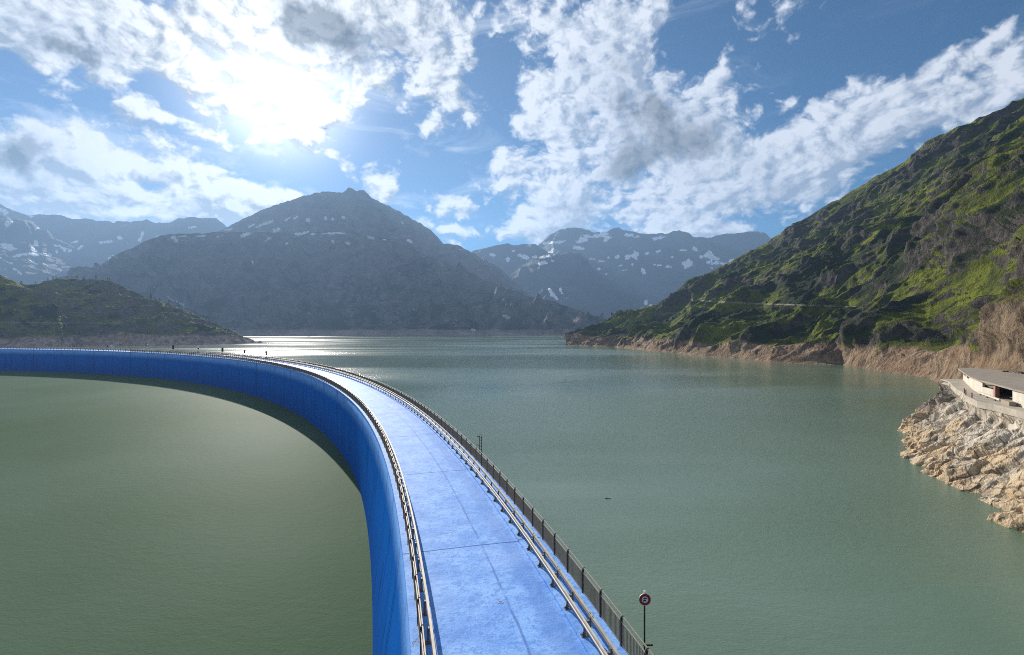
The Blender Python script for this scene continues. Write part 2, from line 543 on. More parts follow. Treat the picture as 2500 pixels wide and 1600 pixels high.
# ------------------------------------------------------------------ lake
def water_mat(matte=False):
    m, g, b = new_mat('matte_water' if matte else 'lake_water')
    p = world_pos(g)
    big = g.noise(g.mapping(p, loc=(310, 95, 0), rot=(0, 0, R(-8)), sc=(.4, 1.4, 1)), .006, 5, .6, .4)
    wind = g.ramp(big, .40, .62)
    c = g.mix(g.ramp(g.noise(p, .010, 4, .55), .35, .65), *(((.066, .112, .064), (.096, .146, .104)) if matte else ((.112, .172, .106), (.138, .202, .136))))
    g.link(c, b.inputs['Base Color'])
    b.inputs['IOR'].default_value = 1.6
    if matte:
        b.inputs['Specular IOR Level'].default_value = .004  # gloss cut to almost none on this sheet, keeping out the sun's glare
    if matte:
        b.inputs['Roughness'].default_value = .6
    else:
        g.link(g.m('MULTIPLY_ADD', wind, .09, .09), b.inputs['Roughness'])
    w1 = g.noise(g.mapping(p, rot=(0, 0, R(25)), sc=(1, 1.8, 1)), .55, 6, .62, .3)
    w2 = g.noise(g.mapping(p, rot=(0, 0, R(-15)), sc=(1, 1.6, 1)), 2.6, 6, .7, .2)
    w3 = g.noise(p, .07, 4, .55)
    h = g.m('ADD', g.m('MULTIPLY', w1, .42), g.m('ADD', g.m('MULTIPLY', w2, .30), g.m('MULTIPLY', w3, .5)))
    bump(g, b, h, g.m('MULTIPLY_ADD', wind, .0 if matte else .27, .22 if matte else .11), 1.0)
    return m


mb = MB()
S = 16000
mb.add([(-S, -3000, 0), (S, -3000, 0), (S, S, 0), (-S, S, 0)], [(0, 1, 2, 3)])
lake = mb.build('water', water_mat())
tag(lake, 'green rippled lake water to the right of the blue dam', 'water', kind='structure')
mb = MB()
ring_ = [(-361.9 + 372 * math.cos(a), -63.5 + 372 * math.sin(a), .004) for a in np.linspace(R(-60), R(130), 160)]
mb.add(ring_ + [(-1500, 221.5, .004), (-1500, -600, .004)], [tuple(range(162))])
tag(mb.build('water', water_mat(True)), 'calm green low-gloss water in the hollow of the blue dam', 'water', kind='structure')

# ------------------------------------------------------------------ mountains
M_FAR = terrain_mat('far_rock', 420.0, rock=(.075, .080, .090), rock2=(.040, .044, .054), grass=(.05, .06, .03), grass2=(.04, .045, .03), bstr=.5)
M_MID = terrain_mat('massif_rock', 120.0, rock=(.24, .21, .20), rock2=(.085, .074, .076), grass=(.055, .062, .026), grass2=(.022, .025, .014), bank=(.50, .38, .31), bank2=(.30, .22, .19), bstr=1.0)
M_HILL = terrain_mat('alp_hillside', 26.0, rock=(.12, .100, .085), rock2=(.030, .026, .023), grass=(.185, .210, .010), grass2=(.048, .068, .006), bank=(.40, .285, .185), bank2=(.12, .080, .052), bstr=1.0)
M_LEFT = terrain_mat('left_hillside', 22.0, rock=(.20, .165, .15), rock2=(.075, .062, .058), grass=(.21, .225, .022), grass2=(.075, .080, .020), bank=(.54, .42, .36), bank2=(.24, .175, .15), bstr=.9)


def gully(amp, sc, stretch=2.4):
    def f(X, Y, Z, T, PX):
        q = ridged(X / sc, Y / (sc * stretch), Z / (sc * stretch), 6, .52) - .9
        return amp * (q + .35 * fbm(X / sc * 3, Y / sc * 3, Z / sc * 3, 4, .55)) * sstep(0, .2, T)
    return f


def far_attr(spots, g0=0.0):
    def f(P, T, PX, nz, Dn):
        return {'snow': snow_mask(P, spots), 'grass': np.full_like(T, g0)}
    return f


L1 = [(-400, 440), (0, 497), (33, 511), (55, 520), (73, 524), (93, 523), (150, 527), (176, 536), (246, 536), (266, 542), (278, 548), (284, 541), (349, 541), (356, 538), (382, 544),
      (415, 542), (435, 532), (480, 531), (530, 534), (545, 545), (575, 575), (700, 680)]
terrain('mountain', -400, 700, 420, 90, L1, [(-400, 3000), (700, 3000)], [(-400, 4200), (700, 4200)], power=.9, ring=0, shape=gully(90, 700),
        attr=far_attr([(8, 516, 12, 5, 20), (75, 529, 8, 3, 15), (292, 580, 8, 6, 0), (345, 580, 4, 14, 20), (310, 595, 7, 3, 20), (255, 592, 20, 3, -8), (272, 630, 6, 8, 20), (185, 590, 12, 3, -20), (195, 606, 12, 3, -30), (470, 556, 14, 2, -5), (385, 578, 12, 2, -20)]),
        mat=M_FAR, jag=14, jag_sc=160, label='hazy blue mountain wall at far left with a flat notched crest')
L2 = [(-400, 470), (-100, 505), (0, 523), (17, 526), (32, 538), (38, 539), (58, 537), (76, 541), (96, 556), (116, 560), (126, 571), (133, 581), (150, 588), (173, 598), (188, 605), (193, 615), (208, 630),
      (219, 643), (246, 648), (283, 660), (420, 700)]
terrain('mountain', -400, 420, 360, 120, L2, [(-400, 1900), (420, 2300)], [(-400, 3300), (420, 3600)], power=1.0, ring=0, shape=gully(55, 420),
        attr=far_attr([(22, 548, 9, 10, 60), (92, 558, 8, 2, -5), (16, 603, 18, 6, 12), (88, 596, 5, 9, 10), (84, 615, 10, 6, 70), (60, 622, 28, 3, -8), (110, 621, 18, 2.5, 8), (137, 602, 5, 2, 15), (155, 608, 12, 4, 35), (168, 611, 7, 6, 0), (138, 615, 3, 7, 0), (130, 649, 14, 2.5, 8), (160, 652, 12, 2, 0), (40, 660, 16, 1.6, 38),
                       (80, 640, 14, 1.6, 30), (4, 632, 10, 1.6, 40), (105, 644, 14, 1.5, 20), (200, 654, 18, 1.5, 2), (150, 588, 6, 2, 20), (30, 645, 8, 1.5, 40)], .25),
        mat=M_FAR, jag=8, jag_sc=100, label='rounded grey mountain with branching snow gullies at far left')
L6 = [(1100, 720), (1250, 650), (1316, 596), (1339, 576), (1366, 559), (1385, 556), (1419, 560), (1452, 565), (1482, 565), (1495, 557), (1510, 552), (1522, 560), (1542, 566), (1572, 570), (1632, 568), (1658, 560), (1682, 571),
      (1695, 581), (1721, 578), (1765, 571), (1798, 568), (1841, 565), (1864, 570), (1878, 583), (1900, 600), (2050, 640)]
terrain('mountain', 1100, 2050, 520, 130, L6, [(1100, 3300), (2050, 3300)], [(1100, 4600), (2050, 4600)], power=.95, ring=0, shape=gully(80, 620),
        attr=far_attr([(1352, 592, 32, 4, -6), (1424, 585, 16, 8, -20), (1410, 605, 13, 4, 12), (1465, 574, 20, 5, -12), (1482, 583, 13, 5, -35), (1540, 574, 14, 4, 12), (1612, 581, 16, 4, -12), (1507, 628, 9, 5, 20), (1531, 627, 7, 6, 40), (1552, 625, 9, 8, 30),
                       (1580, 619, 6, 3, -30), (1607, 614, 6, 3, -20), (1641, 628, 5, 3, 0), (1676, 646, 12, 8, -20), (1606, 648, 9, 4, 5), (1632, 653, 7, 5, 20), (1570, 661, 5, 9, -20), (1484, 629, 6, 3, 0), (1470, 638, 6, 2, 0), (1445, 633, 8, 2, 0), (1728, 622, 16, 7, -25), (1740, 630, 16, 4, 10),
                       (1755, 644, 28, 5, 10), (1795, 637, 16, 4, -10), (1738, 655, 8, 3, 35), (1695, 608, 8, 4, 30), (1668, 611, 9, 1.6, 0), (1480, 669, 5, 2, 0), (1525, 660, 8, 1.5, -10), (1462, 657, 4, 3, 0), (1578, 737, 4, 7, 20), (1588, 746, 4, 3, 0), (1343, 615, 10, 5, -30), (1515, 649, 5, 2, 0), (1544, 646, 4, 3, 0)]),
        mat=M_FAR, jag=16, jag_sc=170, label='blue snow patched mountain range beyond the far end of the lake')
L7 = [(1000, 700), (1100, 640), (1156, 613), (1186, 605), (1213, 598), (1240, 594), (1253, 599), (1273, 596), (1303, 595), (1313, 601), (1333, 613), (1343, 623), (1400, 660), (1500, 720)]
terrain('mountain', 1000, 1500, 300, 90, L7, [(1000, 2900), (1500, 2900)], [(1000, 3900), (1500, 3900)], power=.95, ring=0, shape=gully(60, 420),
        attr=far_attr([(1202, 622, 8, 4, 10), (1268, 624, 9, 3, 10), (1283, 629, 10, 5, 30), (1308, 628, 7, 3, 0), (1240, 634, 4, 7, 10), (1255, 613, 4, 3, 0), (1281, 664, 3, 2, 0), (1295, 673, 3, 2, 0), (1273, 676, 3, 2, 0), (1340, 625, 12, 3, -10)]),
        mat=M_FAR, jag=8, jag_sc=120, label='low double humped blue mountain behind the lake narrows')
L8 = [(1150, 740), (1230, 680), (1300, 632), (1349, 623), (1392, 617), (1412, 618), (1426, 628), (1439, 643), (1452, 660), (1472, 676), (1500, 706), (1560, 790), (1700, 860)]
terrain('mountain', 1150, 1700, 320, 110, L8, [(1150, 2400), (1700, 2400)], [(1150, 3300), (1700, 3300)], power=.95, ring=0, shape=gully(55, 380),
        attr=far_attr([(1322, 644, 14, 5, -10), (1350, 637, 5, 2, 0), (1350, 720, 5, 18, -40), (1357, 728, 5, 8, -30), (1368, 707, 3, 7, -10), (1372, 716, 3, 3, 0), (1335, 626, 20, 3, -12)], .2),
        mat=M_FAR, jag=8, jag_sc=120, label='dark blue dome shaped mountain above the lake narrows')
L3 = [(400, 640), (500, 575), (535, 564), (582, 540), (644, 511), (727, 483), (784, 467.5), (810, 469), (836, 469.6), (845, 462), (850, 458), (854, 459), (862, 463), (870, 468), (878, 465), (886, 464), (895, 472), (904, 480), (945, 504),
      (970, 514), (997, 530), (1030, 547), (1049, 561), (1070, 578), (1083, 596), (1160, 680)]
SN3 = [(640, 549, 22, 3, -20), (655, 543, 14, 2.5, -15), (612, 553, 14, 3, -25), (700, 536, 10, 2, -30), (675, 563, 8, 7, -30), (720, 533, 10, 2, -30), (752, 538, 5, 4, 40), (795, 533, 3, 6, 0), (812, 534, 3, 5, 0), (838, 532, 5, 3, 30), (982, 544, 6, 2, 40), (560, 560, 12, 2, -10)]
terrain('mountain', 400, 1160, 560, 130, L3, [(400, 2200), (1160, 2200)], [(400, 3000), (1160, 3000)], power=.95, ring=0, shape=gully(38, 300),
        attr=far_attr(SN3, .12), mat=M_MID, jag=7, jag_sc=50, label='backlit central mountain peak with a small twin horned summit')
L4 = [(860, 640), (930, 580), (1000, 570), (1040, 582), (1085, 596), (1117, 598), (1164, 623), (1221, 655), (1278, 712), (1320, 738), (1400, 800)]
terrain('mountain', 860, 1400, 330, 90, L4, [(860, 2000), (1400, 2000)], [(860, 2650), (1400, 2650)], power=1.0, ring=0, shape=gully(34, 260),
        attr=far_attr([(1000, 590, 6, 3, 30), (1008, 594, 4, 2, 30)], .15), mat=M_MID, jag=6, jag_sc=60, label='bare shoulder ridge descending right from the central peak')
L5 = [(-300, 760), (0, 712), (100, 694), (170, 672), (240, 648), (275, 628), (312, 608), (350, 592), (395, 575), (450, 571), (500, 569), (535, 565), (600, 566), (665, 566), (790, 566), (860, 566), (900, 572), (945, 584), (1018, 613), (1101, 646), (1195, 688),
      (1278, 719), (1350, 735), (1402, 752), (1440, 772), (1475, 796), (1520, 812)]
SN5 = [(425, 580, 8, 4, 10), (430, 588, 6, 4, 20), (448, 577, 10, 2, 0), (490, 577, 12, 2, -5), (735, 570, 20, 4, -12), (600, 573, 16, 4, -20), (762, 572, 10, 2.5, 0), (805, 570, 16, 3, -5), (830, 569, 12, 3, 5), (850, 595, 9, 4, 15), (812, 590, 6, 3, 40), (784, 578, 6, 2, 10), (656, 583, 8, 3, -35), (905, 580, 12, 3, 10), (940, 586, 6, 2, 10), (617, 641, 4, 5, 0),
       (535, 578, 8, 2, -20), (700, 594, 4, 2.5, 0), (1238, 775, 12, 4, 30), (415, 728, 12, 1.5, 40), (440, 740, 16, 1.6, 25), (378, 704, 8, 1.3, 35), (1155, 806, 6, 2, 10), (1010, 756, 4, 2, 10)]


def massif_shape(X, Y, Z, T, PX):
    a = gully(38, 190, 2.0)(X, Y, Z, T, PX)
    w = fbm(X / 300, Y / 300, Z / 300, 3)
    b = ridged((X + Z * .5) / 90 + w, Y / 200, (Z - X * .25) / 55, 5, .55) - .9
    return a + 18 * b + 3.0 * fbm(X / 16, Y / 16, Z / 12, 4, .6)


def massif_attr(P, T, PX, nz, Dn):
    n = fbm(P[..., 0] / 60, P[..., 1] / 60, P[..., 2] / 60, 4)
    z = P[..., 2] + n * 3
    return {'snow': snow_mask(P, SN5), 'bank': 1 - sstep(13, 16.5, z), 'grass': .34 + .45 * n + .5 * (sstep(.55, .85, nz) - .5) + .25 * sstep(450, 120, z)}


terrain('mountain', -300, 1520, 1000, 280, L5, [(-300, 1477), (1400, 1477), (1520, 1500)], [(-300, 1900), (240, 2050), (535, 2250), (860, 2250), (1195, 1950), (1400, 1700), (1520, 1600)], power=1.0, ring=16, shape=massif_shape,
        attr=massif_attr, mat=M_MID, jag=5, jag_sc=40, label='broad grey rocky massif rising straight from the far lake shore')

# ------------------------------------------------------------------ right hillside
R_SKY = [(1380, 812), (1420, 802), (1470, 785), (1548, 758), (1600, 745), (1621, 733), (1650, 712), (1683, 686), (1725, 667), (1766, 649), (1820, 622), (1880, 592), (1930, 560), (1974, 530), (2020, 500), (2078, 468), (2130, 438), (2182, 410), (2235, 378), (2286, 348),
         (2330, 326), (2390, 302), (2440, 276), (2500, 246), (2600, 200), (2800, 130)]
R_FOOT = [(1380, 700), (1496, 637), (1600, 520), (1700, 452), (1880, 368), (2057, 341), (2150, 290), (2265, 252), (2300, 225), (2340, 198), (2400, 168), (2450, 152), (2500, 140), (2620, 115), (2800, 85)]
R_FZ = [(1380, 0), (2270, 0), (2340, 7), (2420, 11.5), (2800, 11.5)]
R_RIDGE = [(1380, 760), (1480, 820), (1560, 900), (1700, 930), (1812, 900), (2062, 760), (2300, 660), (2500, 600), (2800, 520)]


def strata(X, Y, Z):
    """beds of the slope: q runs across the beds, l along them (they sink towards the far end of the lake)"""
    a = -.50 * X + .86 * Y
    q = (Z + .62 * a) / 1.18
    l = (.85 * a - .52 * Z)
    o = .86 * X + .50 * Y
    return q, l, o


def hill_shape(X, Y, Z, T, PX):
    q, l, o = strata(X, Y, Z)
    w1 = fbm(X / 120, Y / 120, Z / 120, 4, .5)
    w2 = fbm(X / 40, Y / 40, Z / 40, 3, .5)
    big = ridged((q + 20 * w1) / 105, l / 330, o / 200, 5, .5) - .9
    band = ridged((q + 9 * w1 + 4 * w2) / 40, l / 190, o / 130, 5, .52) - .9
    fine = ridged((q + 4 * w2) / 14, l / 40, o / 40, 4, .6) - .9
    crag = fbm(q / 5, l / 8, o / 6, 4, .6)
    f1, f2, tl = cells((q + 6 * w2) / 11, l / 20, o / 16, True)
    near = sstep(900, 250, Y)
    d = 14 * big + 12 * band + 2.0 * fine + .7 * crag + 1.2 * (.5 - f1)
    low = sstep(24, 10, Z)
    k1, k2, k3 = cells((q + 2 * w2) / 6, l / 10, o / 9, True)
    d = d * (1 - .6 * low) + low * (2.2 * (ridged(q / 15, l / 30, o / 30, 4, .55) - .9) + 1.6 * (.5 - f1) + 1.8 * (.5 - k1) - .7 * sstep(.08, 0, k2 - k1))
    cliff = sstep(2400, 2470, PX) * sstep(.0, .03, T) * sstep(37, 28, Z)   # rock face behind the pavilion
    return d + cliff * (7 + 4 * (.5 - f1))


def hill_attr(P, T, PX, nz, Dn):
    X, Y, Z = P[..., 0], P[..., 1], P[..., 2]
    n = fbm(X / 45, Y / 45, Z / 45, 4)
    n2 = fbm(X / 14, Y / 14, Z / 10, 4)
    zz = Z + 3.5 * n + 1.5 * n2
    top = np.interp(PX, [1380, 1700, 2000, 2150, 2350, 2500], [13.5, 12.5, 12.5, 13, 16, 17])
    bank = 1 - sstep(-1.5, 1.5, zz - top)
    q, l, o = strata(X, Y, Z)
    st = fbm(q / 16, l / 60, o / 50, 4)
    gr = sstep(.20, .50, nz + .34 * st + .10 * n)
    cliff = sstep(2395, 2450, PX + 40 * n2) * sstep(39, 29, Z + 4 * n2)
    gr = gr * (1 - cliff)
    py = plate_y(P)
    tr = np.exp(-((py - np.interp(PX, [1700, 1850, 2070], [734, 742, 749])) / 1.8) ** 2) * (PX > 1700) * (PX < 2075)
    ht = sstep(-.06, .38, fbm(q / 22 + 9, l / 75, o / 60, 5, .55) - .12 * sstep(60, 200, Z))
    return {'heath': ht, 'bank': np.maximum(bank, cliff * .75), 'grass': gr, 'track': sstep(.4, .8, tr)}


hillR, PR, TR, PXR = terrain('hill', 1380, 2800, 1050, 560, R_SKY, R_FOOT, R_RIDGE, footz=R_FZ, power=1.0, ring=15, shape=hill_shape,
                             attr=hill_attr, mat=M_HILL, jag=2.2, jag_sc=22, back=1.25, label='steep green and rocky hillside rising on the right of the lake')
L10 = [(1370, 826), (1388, 824), (1410, 808), (1455, 800), (1500, 791), (1548, 762), (1600, 748), (1700, 740)]
terrain('hill', 1370, 1700, 200, 90, L10, [(1370, 1080), (1700, 900)], [(1370, 1085), (1420, 1120), (1700, 1120)], power=.9, ring=13,
        shape=lambda X, Y, Z, T, PX: 6 * (ridged(X / 50, Y / 60, Z / 50, 5, .55) - .9) + fbm(X / 8, Y / 8, Z / 6, 4),
        attr=lambda P, T, PX, nz, Dn: {'bank': 1 - sstep(12, 16, P[..., 2] + 2 * fbm(P[..., 0] / 20, P[..., 1] / 20, P[..., 2] / 20, 3)), 'grass': sstep(.45, .85, nz)},
        mat=M_HILL, jag=2, jag_sc=15, label='low rocky headland at the lake narrows left of the green hillside')

# ------------------------------------------------------------------ left hill
L11 = [(-500, 640), (0, 690), (52, 696), (75, 694), (96, 692), (116, 684), (150, 682), (189, 681), (262, 684), (291, 694), (334, 716), (378, 734), (422, 746), (465, 763), (509, 783), (547, 801), (582, 816), (611, 828), (631, 839), (650, 845)]


def left_shape(X, Y, Z, T, PX):
    w = fbm(X / 90, Y / 90, Z / 90, 3)
    q = Z + 10 * w - .05 * X
    return 8 * (ridged(X / 75, Y / 90, Z / 60, 5, .55) - .9) + 5 * (ridged(q / 20, X / 110, Y / 110, 5, .55) - .9) + 1.1 * fbm(X / 6, Y / 6, Z / 4, 4, .6)


def left_attr(P, T, PX, nz, Dn):
    X, Y, Z = P[..., 0], P[..., 1], P[..., 2]
    n = fbm(X / 30, Y / 30, Z / 30, 4)
    py = plate_y(P)
    tr = np.exp(-((py - np.interp(PX, [0, 300], [788, 789.5])) / 1.0) ** 2) * (PX < 300)
    top = np.interp(PX, [0, 300, 450, 620], [13, 14, 13, 8])
    return {'bank': 1 - sstep(-2, 2, Z + 4 * n - top), 'heath': sstep(.05, .5, fbm(X / 35 + 5, Y / 35, Z / 20, 4)), 'grass': sstep(.42, .82, nz + .35 * n), 'track': sstep(.4, .8, tr) * .8}


hillL, PL, TL, PXL = terrain('hill', -500, 650, 620, 240, L11, [(-500, 640), (116, 663), (363, 700), (567, 729), (631, 772), (650, 790)],
                             [(-500, 900), (300, 860), (500, 830), (631, 790), (650, 792)], power=.9, ring=16, shape=left_shape, attr=left_attr, mat=M_LEFT, jag=2.2, jag_sc=18,
                             label='dark rounded hill with scattered conifers beyond the far end of the dam')
L12 = [(-500, 560), (0, 672), (29, 684), (60, 702), (110, 726), (140, 746), (152, 758), (150, 770), (165, 800), (185, 838), (200, 846)]
hillN, PN, TN, PXN = terrain('hill', -500, 200, 300, 200, L12, [(-500, 560), (200, 640)], [(-500, 760), (60, 720), (140, 690), (200, 650)], power=.85, ring=14,
                             shape=lambda X, Y, Z, T, PX: .6 * left_shape(X, Y, Z, T, PX),
                             attr=lambda P, T, PX, nz, Dn: dict(left_attr(P, T, PX, nz, Dn), grass=sstep(.3, .7, nz + .3 * fbm(P[..., 0] / 25, P[..., 1] / 25, P[..., 2] / 25, 4))),
                             mat=M_LEFT, jag=1.5, jag_sc=15, label='sunlit grassy knoll with a rock foot at the far left')

# ------------------------------------------------------------------ headland with terrace (right foreground)
WL = [(190, 150), (160, 146), (125, 142), (112, 139), (104, 136), (98, 132), (93, 124), (88, 117), (79, 107), (73, 97), (70, 92), (68.5, 84), (68, 78), (66.5, 73), (63, 66), (60, 55), (56, 38), (50, 10)]
TE = [(190, 143), (150, 138), (118, 133), (109.3, 131), (107.4, 126), (95.4, 110), (92.8, 105.6), (88.5, 100), (83.9, 92.4), (83.2, 88.3), (82.4, 85.8), (80.7, 80.7), (78, 70), (74, 50), (66, 10)]


def seg_dist(X, Y, line):
    best = np.full(X.shape, 1e9); side = np.zeros(X.shape)
    for (ax, ay), (bx, by) in zip(line[:-1], line[1:]):
        dx, dy = bx - ax, by - ay
        t = np.clip(((X - ax) * dx + (Y - ay) * dy) / (dx * dx + dy * dy), 0, 1)
        ex, ey = X - ax - t * dx, Y - ay - t * dy
        dd = np.hypot(ex, ey)
        cr = dx * (Y - ay) - dy * (X - ax)
        up = dd < best - 1e-9
        side = np.where(up, np.sign(cr), side)
        best = np.where(up, dd, best)
    return best * side


def headland():
    xs = np.linspace(46, 135, 470); ys = np.linspace(30, 175, 640)
    X, Y = np.meshgrid(xs, ys, indexing='ij')
    wob = fbm(X / 9, Y / 9, X * 0 + 2, 4, .55)
    dw = seg_dist(X, Y, WL) + .9 * wob          # positive on the land side
    dt = seg_dist(X, Y, TE)
    r = np.clip(dw, 0, None) / (np.clip(dw, 0, None) + np.clip(-dt, 0, None) + 1e-6)
    r = np.where(dt >= 0, 1.0, r)
    Z = np.where(dw > 0, 12.2 * r ** .85, dw * .8)
    Z = np.where(dt > 0, 12.2, Z)
    P = np.stack([X, Y, Z], -1)
    du = np.gradient(P, axis=0); dv = np.gradient(P, axis=1)
    N = np.cross(du, dv); N /= np.linalg.norm(N, axis=-1, keepdims=True)
    # slabs dipping towards the lake, broken into blocks
    a = X * .70 - Y * .36 + Z * .61               # up the slabs
    b = X * .46 + Y * .89 + .22 * a               # across them
    c = -X * .54 + Y * .28 + Z * .79
    w = fbm(X / 9, Y / 9, Z / 9, 4, .5)
    r1 = ridged(b / 17 + .35 * w, a / 48, c / 24, 3, .42) - .9
    r2 = ridged(b / 3.4 + .3 * w + 3, a / 11 + .2 * w, c / 6, 4, .5) - .9
    g1, g2, t2 = cells(a / 11 + .22 * w, b / 5.6 + .22 * w + 7, c / 6, True)
    h1, h2, t3 = cells(a / 4.2 + 3 + .2 * w, b / 1.9, c / 2.1, True)
    D = 2.2 * r1 + .45 * r2 + 2.3 * (.5 - g1) + .45 * (.5 - h1) - .5 * sstep(.06, 0, g2 - g1) - .12 * sstep(.08, 0, h2 - h1) + .12 * fbm(a / 2.5, b / .7, c / .7, 4, .6)
    D = D - 1.0
    D *= sstep(-.1, 1.1, -dt) * (.35 + .65 * sstep(-4, 2, dw))
    P = P + N * D[..., None]
    tint = fbm(X / 5, Y / 5, Z / 5, 4)
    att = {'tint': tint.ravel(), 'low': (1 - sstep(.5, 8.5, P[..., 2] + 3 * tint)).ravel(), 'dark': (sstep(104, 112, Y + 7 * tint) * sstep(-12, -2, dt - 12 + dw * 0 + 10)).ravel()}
    return mesh_np('rocky_shore', P.reshape(-1, 3), grid_faces(len(xs), len(ys))[:, ::1], False, att)


def headland_mat():
    m, g, b = new_mat('pale_shore_rock')
    p = world_pos(g)
    q = g.mapping(p, rot=(.4, .5, R(52)), sc=(.35, 1.6, 1.2))
    n1 = g.noise(q, .5, 9, .65, .4)
    n2 = g.noise(p, 1.4, 8, .7)
    n3 = g.noise(p, .16, 5, .6)
    c = g.mix(g.ramp(n1, .34, .58), (.30, .26, .21), (.60, .53, .43))
    oc = g.mix(g.ramp(n2, .35, .65), (.50, .32, .15), (.60, .45, .26))
    c = g.mix(g.m('MULTIPLY', g.ramp(g.m('ADD', n3, g.m('MULTIPLY', g.attr('low'), .22)), .48, .66), .65), c, oc)
    c = g.mix(g.m('MULTIPLY', g.ramp(n2, .55, .66), .6), c, (.12, .10, .08))
    vo = g.n('ShaderNodeTexVoronoi', feature='DISTANCE_TO_EDGE')
    g.link(g.vm('ADD', g.mapping(p, rot=(.5, .35, R(62)), sc=(.30, .95, .8)), g.vm('MULTIPLY', g.noise(p, .5, 5, .6, col=True), (.9, .9, .9))), vo.inputs['Vector'])
    vo.inputs['Scale'].default_value = .5
    c = g.mix(g.m('MULTIPLY', g.ramp(vo.outputs['Distance'], .0, .07, 1.0, 0.0), .75), c, (.085, .068, .052))
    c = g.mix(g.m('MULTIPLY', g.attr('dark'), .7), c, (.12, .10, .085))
    g.link(c, b.inputs['Base Color'])
    b.inputs['Roughness'].default_value = .88
    b.inputs['Specular IOR Level'].default_value = .2
    bump(g, b, g.m('ADD', g.m('MULTIPLY', n1, .8), g.m('MULTIPLY', g.noise(p, 3.5, 8, .7), .5)), .9, .6)
    return m


M_ROCK = headland_mat()
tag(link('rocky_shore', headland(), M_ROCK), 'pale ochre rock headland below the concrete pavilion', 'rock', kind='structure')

# ------------------------------------------------------------------ dam
DX, DY, RL, RR, CREST = -361.9, -63.5, 367.6, 376.3, 12.5
PHI0, PHI1 = R(1.0), R(100.0)


def arc(r, phi, z=CREST):
    return (DX + r * math.cos(phi), DY + r * math.sin(phi), z)


